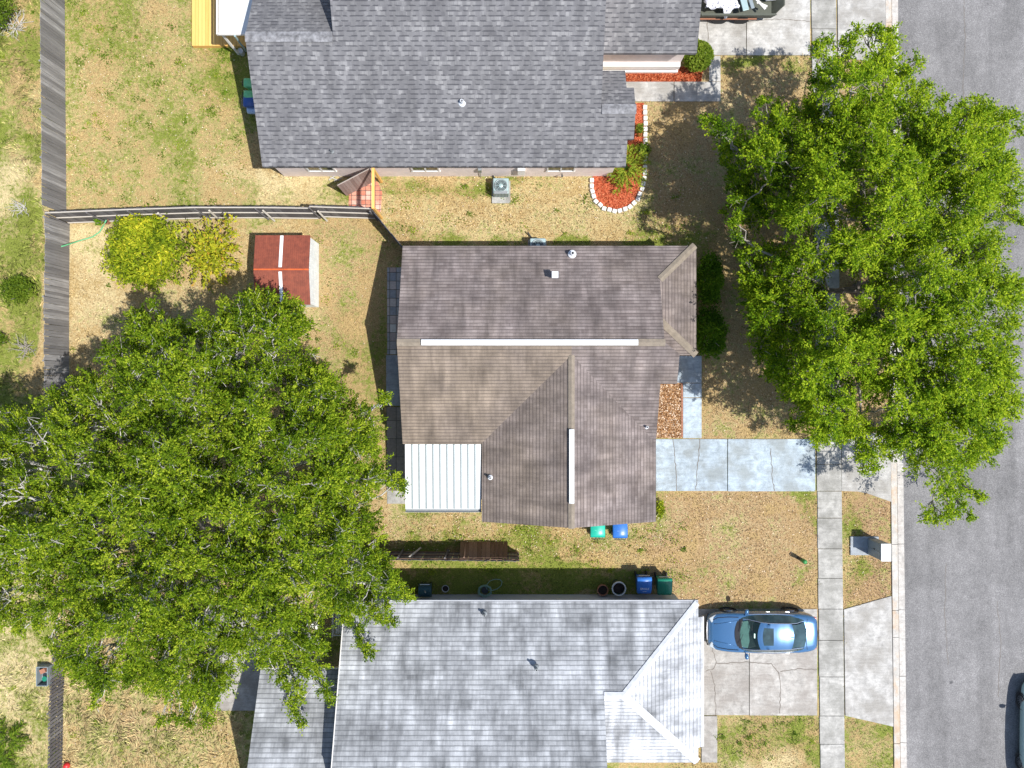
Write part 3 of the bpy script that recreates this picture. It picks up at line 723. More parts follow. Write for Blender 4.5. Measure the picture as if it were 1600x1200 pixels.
bx((1.6, 5.90, 2.56), (12.4, .05, .12)).build('fascia', M['trim'], hB); bx((6.15, -4.2, 2.58), (.05, 3.4, .12)).build('fascia', M['trim'], hB)
window(hB, (-4.5, 4.0, 1.4), 1.4, 1.1, 'y', -1); window(hB, (2.0, -5.6, 1.5), 1.2, .9, 'x', -1); window(hB, (7.6, 3.6, 1.35), 1.7, 1.2, 'y', 1)
m = MB(); m.box((5.93, -3.95, 1.1), (.06, 2.5, 2.2))
for i in range(4): m.box((5.97, -3.95, .3 + i * .55), (.03, 2.4, .44))
m.build('garage_door', M['trim'], hB)
m = MB(); m.box((-4.53, .8, 1.05), (.05, 1.7, 2.1)); m.build('sliding_door', M['glass'], hB)
m = MB(); m.box((6.33, .9, 1.05), (.05, .9, 2.1)); m.build('front_door', M['fence_brown'], hB)
# patio cover
px0, px1 = -4.62, -1.34; py0, py1 = -5.42, -2.6
m = MB(); m.slab([(px0, py0, 2.48), (px1, py0, 2.48), (px1, py1, 2.62), (px0, py1, 2.62)], .07); pc = m.build('patio_cover', M['metal_roof'], hB)
m = MB()
for i in range(1, 11):
    x = px0 + (px1 - px0) * (i - .0) / 10.85
    m.slab([(x - .02, py0 + .02, 2.508), (x + .02, py0 + .02, 2.508), (x + .02, py1, 2.648), (x - .02, py1, 2.648)], .035)
for v in m.v: pass
sm = m.build('seam', M['seam'], None); 
for v in sm.data.vertices: v.co -= Vector(hB.location)
sm.parent = pc
m = MB(); m.box(((px0+px1)/2, py0 - .02, 2.40), (px1 - px0, .02, .13)); m.box(((px0+px1)/2, py0 - .13, 2.42), (px1 - px0 + .04, .025, .10)); m.box(((px0+px1)/2, py0 - .075, 2.36), (px1 - px0, .12, .02))
m.build('gutter_channel', M['mid_metal'], hB)
m = MB()
for x in (px0 + .1, px1 - .1, (px0+px1)/2): bx((x, py0 + .15, 1.2), (.08, .08, 2.42)).build('patio_post', M['trim'], hB)
m = MB(); m.prism([(px0, py0 + .1), (px1, py0 + .1), (px1, py1), (px0, py1)], -.02, .03); m.build('patio_floor', M['slab'], hB)

# ---- house C: pale shingle roof at the bottom
hC = thing('house', 'house with a pale blue-grey shingle roof, beside the parked blue car', 'house', (0, -13, 0))
s3 = .40; zC = lambda Y: 2.7 + s3 * (-9.37 - Y); RYC = -15.75; YR3 = -12.84; ZR3 = zC(YR3)
mainC = [P3(x, y, zC(y)) for x, y in ((-7.19, -9.37), (8.02, -9.37), (4.6, YR3), (3.8, YR3), (3.8, RYC), (-7.19, RYC))]
southC = [P3(x, y, zC(RYC) - s3 * (RYC - y)) for x, y in ((-7.19, RYC), (3.8, RYC), (3.8, -22.1), (-7.19, -22.1))]
eastC = [P3(8.02, -9.37, 2.7), P3(8.02, -10.05, 2.7), P3(8.24, -10.05, 2.62), P3(8.24, -15.66, 2.62), P3(8.02, -15.66, 2.7), P3(8.02, -16.3, 2.7), P3(4.6, YR3, ZR3)]
eC = [P3(8.02, -9.37, 2.7), P3(4.6, YR3, ZR3), P3(8.02, -16.3, 2.7)]
eC2 = [P3(8.02, -10.05, 2.698), P3(8.24, -10.05, 2.61), P3(8.24, -15.66, 2.61), P3(8.02, -15.66, 2.698)]
sC = [P3(4.6, YR3, ZR3), P3(3.8, YR3, ZR3), P3(3.8, -16.3, 2.7), P3(8.02, -16.3, 2.7)]
roofpart(hC, [mainC, southC, eC, eC2, sC], M['roof3'], .16, tone=[.12, .2, .85, .85, .8])  # east and south hip faces toned paler: sunlight painted into the colour
zP = lambda Y: 2.5 + .47 * (-12.37 - Y)
pat = [P3(x, y, zP(y)) for x, y in ((-10.9, -12.37), (-7.2, -12.37), (-7.2, -16.8), (-10.9, -16.8))]
pat2 = [P3(x, y, zP(-16.8) - .47 * (-16.8 - y)) for x, y in ((-10.9, -16.8), (-7.2, -16.8), (-7.2, -21.2), (-10.9, -21.2))]
roofpart(hC, [pat, pat2], M['roof3'], .16, 'porch_roof', tone=[.1, .1])
capline(hC, (3.8, YR3, ZR3), (4.6, YR3, ZR3), M['cap3'], .30); capline(hC, (4.6, YR3, ZR3), (7.95, -9.44, 2.73), M['cap3'], .28, 'hip_cap'); capline(hC, (4.6, YR3, ZR3), (7.95, -16.23, 2.73), M['cap3'], .34, 'hip_cap')
m = MB(); m.box((3.83, (YR3 + RYC) / 2, (ZR3 + zC(RYC)) / 2 + .09), (.05, .02, .02))
m = MB()
m.prism([(-6.9, -9.82), (7.6, -9.82), (7.6, -15.9), (3.6, -15.9), (3.6, -21.8), (-6.9, -21.8)], -.1, 2.6)
gable(m, -6.9, .15, -21.5, -10.0, 2.55, RYC, 5.0); gable(m, 3.45, .15, -21.5, -10.4, 2.55, RYC, 5.0)
m.build('wall', M['wall3'], hC)
m = MB()
for x, y in ((-10.7, -12.6), (-10.7, -16.8), (-8.9, -12.6)): bx((x, y, 1.2), (.12, .12, 2.4)).build('porch_post', M['trim'], hC)
bx((.4, -9.345, 2.6), (15.25, .05, .15)).build('fascia', M['wall3'], hC)
for fc, fd in (((8.27, -12.85, 2.52), (.04, 5.6, .14)), ((-9.05, -12.34, 2.4), (3.7, .05, .15))): bx(fc, fd).build('fascia', M['trim'], hC)
m = MB()
m.slab([(-7.22, -9.36, 2.74), (-7.185, -9.36, 2.74), (-7.185, RYC, zC(RYC) + .03), (-7.22, RYC, zC(RYC) + .03)], .2)
m.build('rake_trim', M['trim'], hC)
window(hC, (1.7, -9.82, 1.7), 1.3, .9, 'x', 1); window(hC, (-3.0, -9.82, 1.6), 1.0, .9, 'x', 1); window(hC, (-6.9, -11.2, 1.4), 1.1, 1.0, 'y', -1)
m = MB(); m.box((7.63, -12.9, 1.1), (.06, 4.6, 2.2))
for i in range(4): m.box((7.67, -12.9, .3 + i * .55), (.03, 4.4, .44))
m.build('garage_door', M['trim'], hC)
pipe_vent(hC, 757, 959, 3.0, .05, .3); pipe_vent(hC, 838, 1043, 3.95, .05, .3)

# ------------------------------------------------------------------ deck + awning of house A
dk = thing('wooden_deck', 'new yellow lumber deck behind the grey-roofed house', 'deck', W(340, 30))
m = MB(); x0 = W(303, 0).x; x1 = W(388, 0).x; nB = 16; y0 = W(0, 75).y
for i in range(nB):
    a = x0 + (x1 - x0) * i / nB; m.box((a + (x1-x0)/nB/2, y0 + 3.2, .22), ((x1-x0)/nB - .012, 6.4, .035))
m.build('deck_boards', M['new_wood'], dk)
m = MB(); m.box(((x0+x1)/2, y0 + .02, .10), (x1-x0, .04, .2)); m.box((x0 + .02, y0 + 3.2, .10), (.04, 6.3, .2)); m.build('skirt', M['new_wood'], dk)
aw = thing('patio_awning', 'white panel awning on posts over the yellow deck', 'awning', W(366, 20))
A = W(342, 53, 2.45); B = W(392, 53, 2.45)
m = MB(); m.slab([(A.x, A.y, 2.45), (B.x + .5, A.y, 2.55), (B.x + .5, A.y + 5.5, 2.55), (A.x, A.y + 5.5, 2.45)], .07); m.build('panel', M['metal_roof'], aw)
m = MB(); m.box((A.x - .06, A.y + 2.75, 2.46), (.05, 5.6, .14)); m.box((A.x + .06, A.y + 2.75, 2.475), (.03, 5.5, .06)); m.box(((A.x+B.x)/2, A.y - .04, 2.5), (B.x-A.x, .06, .12)); m.build('gutter_frame', M['trim'], aw)
m = MB()
for y in (A.y + .1, A.y + 2.7): bx((A.x + .05, y, 1.33), (.08, .08, 2.2)).build('awning_post', M['trim'], aw)
m = MB(); m.tube([W(367, 56, 2.5), W(374, 66, 1.9), W(382, 76, 1.2), W(384, 80, .1)], .045, 8); m.build('downspout', M['ac_metal'], aw)
m = MB(); c = W(379, 84); m.lathe(c, [(.12, 0), (.14, .3), (.13, .32), (.1, .28)], 14); tag(m.build('flower_pot', M['pot_grey']), 'small grey pot in the shade at the corner of the yellow deck', 'pot')

# ------------------------------------------------------------------ fences
def fence_bays(root, P, h, mat, board=.135, gap=.008, lean=(0, 0), rails=None, railmat=None, side=1, skip=0.0, topvar=.02, postmat=None, rail_up=True):
    """P = ground points; each pair is one run split in bays of about 2.4 m"""
    for a, b in zip(P[:-1], P[1:]):
        a = Vector((*a, 0)); b = Vector((*b, 0)); L = (b - a).length; nb = max(1, round(L / 2.4)); d = (b - a) / L
        nrm = Vector((-d.y, d.x, 0)) * side
        for k in range(nb):
            s = a + (b - a) * k / nb; Lb = L / nb; m = MB(); n = int(Lb / board)
            wv = random.uniform(-.02, .02)
            for i in range(n):
                if random.random() < skip: continue
                t = (i + .5) * Lb / n; c0 = s + d * t; hh = h + random.uniform(-topvar, topvar) + wv
                ln = Vector((lean[0], lean[1], 0)) + nrm * random.uniform(-.012, .012)
                sl = d * random.uniform(-.015, .015); wd = d * (Lb / n / 2 - gap / 2); th = nrm * .009; zz0 = .02
                vs = [c0 - wd - th, c0 + wd - th, c0 + wd + th, c0 - wd + th]
                vs = [v + Vector((0, 0, zz0)) for v in vs] + [v + ln + sl + Vector((0, 0, hh)) for v in vs]
                m.add(vs, [(0,3,2,1),(4,5,6,7),(0,1,5,4),(1,2,6,5),(2,3,7,6),(3,0,4,7)])
            m.build('board_panel', mat, root)
            if rails:
                for rz in rails:
                    m = MB()
                    c0 = s + nrm * .035 + Vector((lean[0], lean[1], 0)) * rz / h; c1 = c0 + d * Lb
                    mid = (c0 + c1) / 2 + Vector((0, 0, rz)); rot = Matrix.Rotation(math.atan2(d.y, d.x), 3, 'Z')
                    m.box(mid, (Lb, .04, .085), rot=rot); m.build('rail', railmat or mat, root)
            m = MB(); pp = s + nrm * .09; m.tube([pp, pp + Vector((lean[0], lean[1], h - .05))], .05, 4); m.build('post', postmat or mat, root)
fB = thing('wooden_fence', 'long grey board fence along the back yards, upper run above the fence junction', 'fence', W(101, 300))
fence_bays(fB, [g2(101, -70), g2(102, 120), g2(104, 335)], 1.83, M['fence'], side=-1)
fC = thing('wooden_fence', 'grey board fence behind the yellow-green shrub, running down under the big backyard tree', 'fence', W(109, 500))
fence_bays(fC, [g2(109, 352), g2(108, 470), g2(108, 660)], 1.83, M['fence'], lean=(-.02, 0), side=-1, topvar=.04)
fD = thing('wooden_fence', 'low dark picket fence with gaps, at the lower left below the tree', 'fence', W(100, 1100))
fence_bays(fD, [g2(104, 1000), g2(99, 1100), g2(97, 1290)], 1.12, M['fence_dark'], board=.17, gap=.05, side=-1, skip=.04, topvar=.05, rails=(.3, .85))
fE = thing('wooden_fence', 'dark grey fence with three pale rails and slanting braces, between the two back yards', 'fence', W(340, 342))
fence_bays(fE, [g2(108, 348), g2(230, 343), g2(330, 340), g2(420, 340), g2(498, 341)], 1.8, M['fence_dark'], lean=(-.03, .10), rails=(.08, .92, 1.72), railmat=M['rail'], side=-1)
fence_bays(fE, [g2(500, 338), g2(592, 341)], 1.92, M['fence_dark'], lean=(0, .06), rails=(.08, .95, 1.8), railmat=M['rail'], side=-1)
for (a, b) in (((247, 333), (262, 345)), ((327, 329), (342, 343)), ((411, 329), (429, 345)), ((497, 330), (511, 345))):
    p = W(a[0], a[1], 1.35); q = W(b[0], b[1], .05); m = MB(); m.tube([q, p], .055, 4); m.build('brace', M['rail'], fE)
fF = thing('wooden_fence', 'short dark fence running diagonally to the corner of the brown-roofed house', 'fence', W(610, 365))
fence_bays(fF, [g2(592, 342), g2(639, 398)], 1.83, M['fence_dark'], side=-1, rails=(.3, 1.5))
fG = thing('wooden_fence', 'low brown fence with a leaning post, below the brown-roofed house near the big tree', 'fence', W(700, 862))
fence_bays(fG, [g2(560, 861), g2(700, 862), g2(811, 863)], 1.75, M['fence_dark'], side=1, rails=(.25, .9, 1.6), railmat=M['fence_brown'], board=.14)
m = MB(); m.tube([W(657, 856, .1), W(640, 870, 1.5)], .05, 4); m.build('brace', M['rail'], fG)
# loose gate panel leaning on the fence
gp = thing('fence_panel', 'brown plank gate panel leaning against the low fence', 'fence panel', W(755, 850))
m = MB()
for i in range(11):
    x0_, x1_ = 719.5 + i * 6.75, 719.5 + i * 6.75 + 6.4; jt = random.uniform(-1.2, .8)
    a0, a1 = W(x0_, 847 + jt, .06), W(x1_, 847 + jt, .06); b0, b1 = W(x0_ - 1, 872 + random.uniform(-.6, .6), 1.62), W(x1_ - 1, 872, 1.62)
    up = Vector((0, .02, .02)); m.add([a0, a1, b1, b0, a0 + up, a1 + up, b1 + up, b0 + up], [(0,1,2,3),(7,6,5,4),(0,4,5,1),(1,5,6,2),(2,6,7,3),(3,7,4,0)])
m.build('boards', M['fence_brown'], gp)
m = MB(); m.tube([W(727, 850, .25), W(725, 871, 1.65)], .045, 4); m.build('post', M['fence_brown'], gp)
# gateway between houses A and the corner of the fence
gw = thing('timber_gateway', 'yellow lumber post and beam gateway with an open plank gate', 'gate', W(595, 310))
zt = 2.15
T0, T1 = W(583, 264, zt), W(583, 324, zt)
m = MB(); m.box((T0 + T1) / 2, (.12, (T0 - T1).length + .12, .10)); m.build('beam', M['new_wood'], gw)
for T in (T0, T1):
    m = MB(); m.box((T.x, T.y, (zt - .05) / 2), (.10, .10, zt - .055)); m.build('post', M['new_wood'], gw)
a = W(542, 307); b = W(590, 282); m = MB(); d = b - a; n = 11
for i in range(n):
    p = a + d * (i / n); q = a + d * ((i + .95) / n); t = Vector((-d.y, d.x, 0)).normalized() * .02; z0, z1 = Vector((0, 0, .08)), Vector((0, 0, 1.86))
    m.add([p + z0, q + z0, q + z0 + t, p + z0 + t, p + z1, q + z1, q + z1 + t, p + z1 + t], [(0,3,2,1),(4,5,6,7),(0,1,5,4),(1,2,6,5),(2,3,7,6),(3,0,4,7)])
m.build('gate_leaf', M['gate_wood'], gw)
t = Vector((-d.y, d.x, 0)).normalized()
for z in (.35, 1.82):
    m = MB(); m.tube([a + t * .04 + Vector((0, 0, z)), b + t * .04 + Vector((0, 0, z))], .03, 4); m.build('gate_rail', M['rail'], gw)
fj = MB(); fj.tube([W(514, 281, .05), W(526, 273, .08), W(535, 278, .12), (W(522, 283, .06))], .03, 5); fj.tube([W(516, 277, .1), W(530, 282, .04)], .025, 5); fj.tube([W(520, 272, .04), W(541, 275, .05)], .02, 5)
tag(fj.build('stick_pile', M['twig']), 'small pile of sticks by the wall behind the plank gate', 'stick pile')

# ------------------------------------------------------------------ shed
sh = thing('garden_shed', 'white metal garden shed with a rusty dark red roof', 'shed', W(450, 428))
X0, X1, Y0, Y1 = -11.37, -8.95, 3.52, 6.6; ze, zr = 1.72, 1.98; Ym = 600 - 421; Ym = Ym * (H - zr) / F
m = MB(); m.slab([(X0, Ym, zr), (X1, Ym, zr), (X1, Y1, ze), (X0, Y1, ze)], .04); m.slab([(X0, Y0, ze), (X1, Y0, ze), (X1, Ym, zr), (X0, Ym, zr)], .04); rf = m.build('roof', M['rust'], sh)
m = MB(); nrib = 26
for i in range(nrib + 1):
    x = X0 + (X1 - X0) * i / nrib
    for (ya, za_, yb, zb_) in ((Y0, ze, Ym - .06, zr - .006), (Ym + .06, zr - .006, Y1, ze)):
        m.slab([(x - .012, ya, za_ + .012), (x + .012, ya, za_ + .012), (x + .012, yb, zb_ + .012), (x - .012, yb, zb_ + .012)], .014)
o = m.build('rib', M['rust'], None)
for v in o.data.vertices: v.co -= Vector(sh.location)
o.parent = rf
m = MB(); m.slab([(X0, Ym - .03, zr - .0), (X1, Ym - .03, zr), (X1, Ym + .03, zr + .012), (X0, Ym + .03, zr)], .02); 
m.box(((X0+X1)/2, Ym, zr + .014), (X1-X0, .06, .025)); m.box((X0 + .04, (Y0+Ym)/2, (ze+zr)/2 + .02), (.05, 1.5, .03)); m.build('ridge_strip', M['rust_edge'], sh)
m = MB(); xm = X0 + (441 - 400) / 85 * (X1 - X0)
for (ya, za_, yb, zb_) in ((Y0 + .02, ze, Ym - .1, zr - .01), (Ym + .1, zr - .01, Y1 - .02, ze)):
    m.slab([(xm - .07, ya, za_ + .03), (xm + .07, ya, za_ + .03), (xm + .07, yb, zb_ + .03), (xm - .07, yb, zb_ + .03)], .02)
m.build('skylight_strip', M['shed_white'], sh)
m = MB(); m.prism([(X0 + .05, Y0 + .06), (X1 - .06, Y0 + .06), (X1 - .06, Y1 - .06), (X0 + .05, Y1 - .06)], 0, ze - .06); gable(m, X1 - .07, .01, Y0 + .06, Y1 - .06, ze - .07, Ym, zr - .05)
m.build('wall', M['shed_white'], sh)
m = MB()
for i in range(14): m.box((X1 - .055, Y0 + .2 + i * .21, .84), (.012, .02, 1.6))
m.build('wall_rib', M['shed_white'], sh)

# ------------------------------------------------------------------ foliage
def mesh_from(name, co, faces, mat, parent=None, attrs=None, turfxy=False):
    off = np.array(parent.location, np.float32) if parent is not None else np.zeros(3, np.float32)
    k = faces.shape[1]; me = bpy.data.meshes.new(name)
    me.vertices.add(len(co)); me.vertices.foreach_set('co', (co - off).astype(np.float32).ravel())
    me.loops.add(faces.size); me.loops.foreach_set('vertex_index', faces.ravel().astype(np.int32))
    me.polygons.add(len(faces)); me.polygons.foreach_set('loop_start', np.arange(0, faces.size, k, dtype=np.int32))
    me.update(calc_edges=True)
    if attrs is not None:
        a = me.attributes.new('tone', 'FLOAT', 'POINT'); a.data.foreach_set('value', attrs.astype(np.float32))
    if turfxy: set_turf(me, co[:, 0], co[:, 1])
    me.materials.append(mat); o = bpy.data.objects.new(name, me); COL.objects.link(o)
    if parent is not None: o.parent = parent
    return o
def leaves(name, P, size, tone, mat, parent=None, up=.55, rng=RNG, aspect=.55, droop=.0, D=None):
    n = len(P); nr = rng.normal(size=(n, 3)); nr[:, 2] = np.abs(nr[:, 2]) + up * 1.6; nr /= np.linalg.norm(nr, axis=1)[:, None]
    a = rng.normal(size=(n, 3)) if D is None else D + rng.normal(size=(n, 3)) * .35
    a -= (a * nr).sum(1)[:, None] * nr; a /= np.linalg.norm(a, axis=1)[:, None] + 1e-9
    b = np.cross(nr, a); s = (size * rng.uniform(.6, 1.35, n))[:, None]
    a = a * s; b = b * s * aspect
    bend = nr * s * .18
    co = np.stack([P - a * .9, P + b * .9 + bend, P + a * 1.1, P - b * .9 + bend], 1).reshape(-1, 3)
    f = np.arange(4 * n).reshape(n, 4)
    return mesh_from(name, co, f, mat, parent, np.repeat(tone, 4))
def kmeans(X, k, it=12, rng=RNG):
    C = X[rng.choice(len(X), k, replace=False)]
    for _ in range(it):
        lab = ((X[:, None] - C[None]) ** 2).sum(-1).argmin(1)
        for j in range(k):
            if (lab == j).any(): C[j] = X[lab == j].mean(0)
    return lab, C
def bendy(a, b, n, j, rng=RNG):
    a = np.array(a, float); b = np.array(b, float); L = np.linalg.norm(b - a); out = [a]
    for i in range(1, n): out.append(a + (b - a) * i / n + rng.normal(size=3) * j * L * (1 - abs(2 * i / n - 1) * .4))
    out.append(b); return out

def big_tree(label, outline, gaps, base, ztop, zedge, nclump, nlow, leafs, mat, seed, twigmat, barkmat, gapthr=.36, tonebase=.45, leafsize=.048, K1=8, twig=.5, name='oak_tree', dome=1.0, tonefun=None, twr=.014, tips=(), zadj=None, spc=1.5):
    rng = np.random.default_rng(seed); vn = VN(seed)
    xs = [p[0] for p in outline]; ys = [p[1] for p in outline]
    bpt = W(*base); root = thing(name, label, 'tree', bpt)
    dmax = edgedist(np.array([base[0]]), np.array([base[1]]), outline)[0]
    # puffs of foliage: each has its own crest, with creases between them
    pc = []; step = spc * 42
    for _ in range(9000):
        p = (rng.uniform(min(xs), max(xs)), rng.uniform(min(ys), max(ys)))
        if all((p[0] - q[0]) ** 2 + (p[1] - q[1]) ** 2 > (step * rng.uniform(.55, .9)) ** 2 for q in pc): pc.append(p)
    pc = np.array(pc); pz = rng.normal(size=len(pc)) * .55
    def sample(n, zoff, thr, inner=0.0):
        out = []
        while len(out) < n:
            x = rng.uniform(min(xs), max(xs), 4000); y = rng.uniform(min(ys), max(ys), 4000)
            ok = inpoly(x, y, outline); x = x[ok]; y = y[ok]
            d = edgedist(x, y, outline); nz = vn(x, y, 1 / 62.) * .55 + vn(y, x, 1 / 27.) * .45
            ok = (nz > thr) & (d > 7 + inner) & (rng.random(len(x)) < np.clip(.75 + d / 40, 0, 1))
            dd = np.sqrt(((x[:, None] - pc[None, :, 0]) ** 2 + (y[:, None] - pc[None, :, 1]) ** 2)); ni = dd.argmin(1); rel = dd.min(1) / (step * .5)
            if zoff == 0: ok &= rng.random(len(x)) < np.clip(1.3 - rel * .8, .16, 1)
            for (gx, gy, gr) in gaps: ok &= ((x - gx) ** 2 + (y - gy) ** 2 > (gr * .85 * rng.uniform(.8, 1.1, len(x))) ** 2)
            x, y, d, nz, ni, rel = x[ok], y[ok], d[ok], nz[ok], ni[ok], rel[ok]
            t = np.clip(d / (dmax * .8), 0, 1); prof = np.sqrt(1 - (1 - t) ** 2)
            z = zedge + (ztop - zedge) * prof * dome + (nz - .5) * 2.2 + rng.normal(size=len(x)) * .28 + zoff + pz[ni] - 1.25 * rel ** 2
            if zadj is not None: z = z + zadj(x, y)
            z = np.clip(z, 1.6, 1e9)
            for i in range(len(x)):
                out.append((x[i], y[i], z[i], d[i]))
                if len(out) >= n: break
        return np.array(out)
    A = sample(nclump, 0, gapthr); B = sample(nlow, -2.0, gapthr * .75, 8)
    tp = [(x, y, z, 9.0) for (x, y, z) in tips for _ in (0, 1)]
    T = np.vstack([A] + ([np.array(tp) + rng.normal(size=(len(tp), 4)) * [2.5, 2.5, .1, 0]] if tp else []) + [B]); nA = len(T) - len(B); k = (H - T[:, 2]) / F
    C = np.stack([(T[:, 0] - 800) * k, (600 - T[:, 1]) * k, T[:, 2]], 1)
    fork = np.array([bpt.x, bpt.y, 2.3]); axis0 = np.array([bpt.x, bpt.y, 3.0])
    # limbs
    mT = MB(); mB = MB()
    mT.tube([(bpt.x, bpt.y, -.1), (bpt.x + .03, bpt.y, .3), (bpt.x - .05, bpt.y + .04, 1.2), tuple(fork)], [.52, .40, .34, .33], 12)
    lab, cen = kmeans(C, K1, rng=rng)
    for j in range(K1):
        Cj = C[lab == j]
        if len(Cj) < 3: continue
        n1 = fork + (cen[j] - fork) * .55; n1[2] = fork[2] + (cen[j][2] - fork[2]) * .55 - .2
        mT.tube(bendy(fork - [0, 0, .3], n1, 5, .03, rng), [.20, .18, .16, .14, .12, .10], 8)
        k2 = max(2, len(Cj) // 14); lab2, cen2 = kmeans(Cj, k2, rng=rng)
        for q in range(k2):
            Cq = Cj[lab2 == q]
            if len(Cq) == 0: continue
            n2 = n1 + (cen2[q] - n1) * .78; n2[2] -= .5
            mB.tube(bendy(n1, n2, 5, .03, rng), [.085, .075, .068, .06, .052, .045], 6)
            k3 = max(1, len(Cq) // 4); lab3, cen3 = kmeans(Cq, min(k3, len(Cq)), rng=rng)
            for r_ in range(len(cen3)):
                Cr = Cq[lab3 == r_]
                if len(Cr) == 0: continue
                n3 = n2 + (cen3[r_] - n2) * .7; n3[2] -= .15
                mB.tube(bendy(n2, n3, 4, .05, rng), [.042, .036, .03, .026, .022], 5)
                for c in Cr: mB.tube(bendy(n3, c, 3, .09, rng), [.028, .024, .02, .014], 4, cap=False)
    # leafy sprays
    P = []; TN = []; DD = []
    for i, c in enumerate(C):
        out = (c - axis0) * 1.0; out[2] = abs(out[2]) * .6 + 1.0; out /= np.linalg.norm(out)
        nt_ = rng.integers(8, 13); rad = rng.uniform(.40, .82) * (1 if T[i, 3] > 14 else .55); tb = tonebase + rng.normal() * .13 + (-.1 if i >= nA else 0)  # lower-layer clumps darker: crown shade put into the leaf tone
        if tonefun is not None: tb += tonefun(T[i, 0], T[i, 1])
        for t in range(nt_):
            dv = rng.normal(size=3); dv[2] *= .55; dv += out * .7; dv /= np.linalg.norm(dv); L = rad * rng.uniform(.6, 1.25)
            m_ = max(4, int(leafs / nt_ * L / .6)); u = rng.uniform(.12, 1.0, m_) ** .8
            q = c[None] + dv[None] * (u * L)[:, None] + rng.normal(size=(m_, 3)) * .05 * np.array([1, 1, .7])
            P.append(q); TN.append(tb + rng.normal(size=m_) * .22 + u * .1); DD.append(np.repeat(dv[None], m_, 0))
            if rng.random() < twig * .5:
                e = c + dv * L * rng.uniform(.6, 1.05); mB.tube(bendy(c - dv * .35 - np.array([0, 0, .1]), e, 3, .035, rng), [twr, twr * .8, twr * .6, twr * .3], 3, cap=False)
    P = np.vstack(P); TN = np.clip(np.concatenate(TN), 0, 1); DD = np.vstack(DD)
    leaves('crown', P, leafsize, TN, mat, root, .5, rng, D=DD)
    mT.build('trunk', barkmat, root, smooth=True); mB.build('branches', twigmat, root, smooth=True)
    return root

OUT_L = [(-60, 640), (-10, 625), (20, 640), (50, 628), (75, 612), (100, 595), (125, 580), (150, 560), (170, 535), (185, 510), (200, 505), (205, 488), (225, 488), (240, 470), (255, 495), (275, 495), (290, 488), (318, 488), (330, 505), (345, 492),
         (345, 475), (365, 460), (400, 452), (425, 455), (450, 462), (470, 470), (488, 492), (492, 515), (480, 535), (500, 548), (498, 560), (520, 582), (545, 598), (555, 625), (580, 622), (595, 615), (608, 622), (603, 636), (592, 660), (602, 690),
         (600, 715), (612, 735), (626, 745), (628, 757), (612, 768), (588, 765), (580, 785), (592, 812), (600, 840), (612, 868), (606, 885), (618, 905), (632, 928), (618, 938), (600, 945), (622, 970), (590, 968), (572, 960), (575, 985), (588, 1018), (570, 1000), (560, 975), (540, 955), (515, 955),
         (505, 975), (512, 1000), (508, 1035), (518, 1060), (516, 1092), (500, 1080), (480, 1080), (470, 1100), (468, 1128), (452, 1130), (448, 1100), (452, 1070), (430, 1045), (400, 1040), (385, 1035), (372, 1060), (362, 1085), (330, 1110), (318, 1128), (300, 1115),
         (285, 1135), (262, 1138), (250, 1110), (225, 1075), (195, 1070), (178, 1085), (160, 1080), (152, 1110), (140, 1070), (110, 1060), (90, 1040), (75, 1015), (60, 985), (30, 985), (0, 982), (-60, 990), (-120, 900), (-120, 750)]
GAP_L = [(160, 645, 16), (150, 690, 14), (55, 715, 26), (180, 830, 11), (210, 600, 12), (340, 770, 10), (425, 780, 24), (440, 640, 14), (395, 958, 9), (110, 620, 12), (290, 690, 9), (470, 560, 10), (55, 760, 18), (480, 700, 10), (400, 575, 10), (205, 690, 8), (575, 720, 8)]
big_tree('big spreading oak filling the back yard on the left, pale bare twigs showing through', OUT_L, GAP_L, (330, 800), 8.6, 4.4, 1180, 560, 270, M['leaf_back'], 21, M['twig'], M['bark'], gapthr=.30, tonebase=.54, twig=.42, K1=11, twr=.012, tips=[(515, 940, 5.0), (530, 948, 4.9), (545, 952, 4.8), (560, 954, 4.8), (576, 958, 4.7), (535, 960, 4.7), (545, 968, 4.6), (553, 985, 4.5), (560, 1000, 4.4), (568, 1012, 4.3), (573, 1021, 4.2), (590, 963, 4.6), (602, 966, 4.5), (613, 968, 4.4), (633, 929, 4.6), (622, 920, 4.8), (626, 757, 5), (614, 750, 5), (604, 622, 5), (594, 628, 5), (516, 1090, 4.6), (506, 1078, 4.7), (456, 1112, 4.3), (462, 1126, 4.2), (452, 1092, 4.4), (448, 1070, 4.6), (440, 1055, 4.7), (350, 480, 5.2), (352, 494, 5.4), (170, 546, 5), (300, 1128, 4.4), (322, 1122, 4.4), (250, 1122, 4.5), (205, 494, 5), (242, 480, 5.2), (255, 500, 5.4), (612, 900, 5), (150, 1100, 4), (30, 985, 4.4), (602, 944, 4.8)])
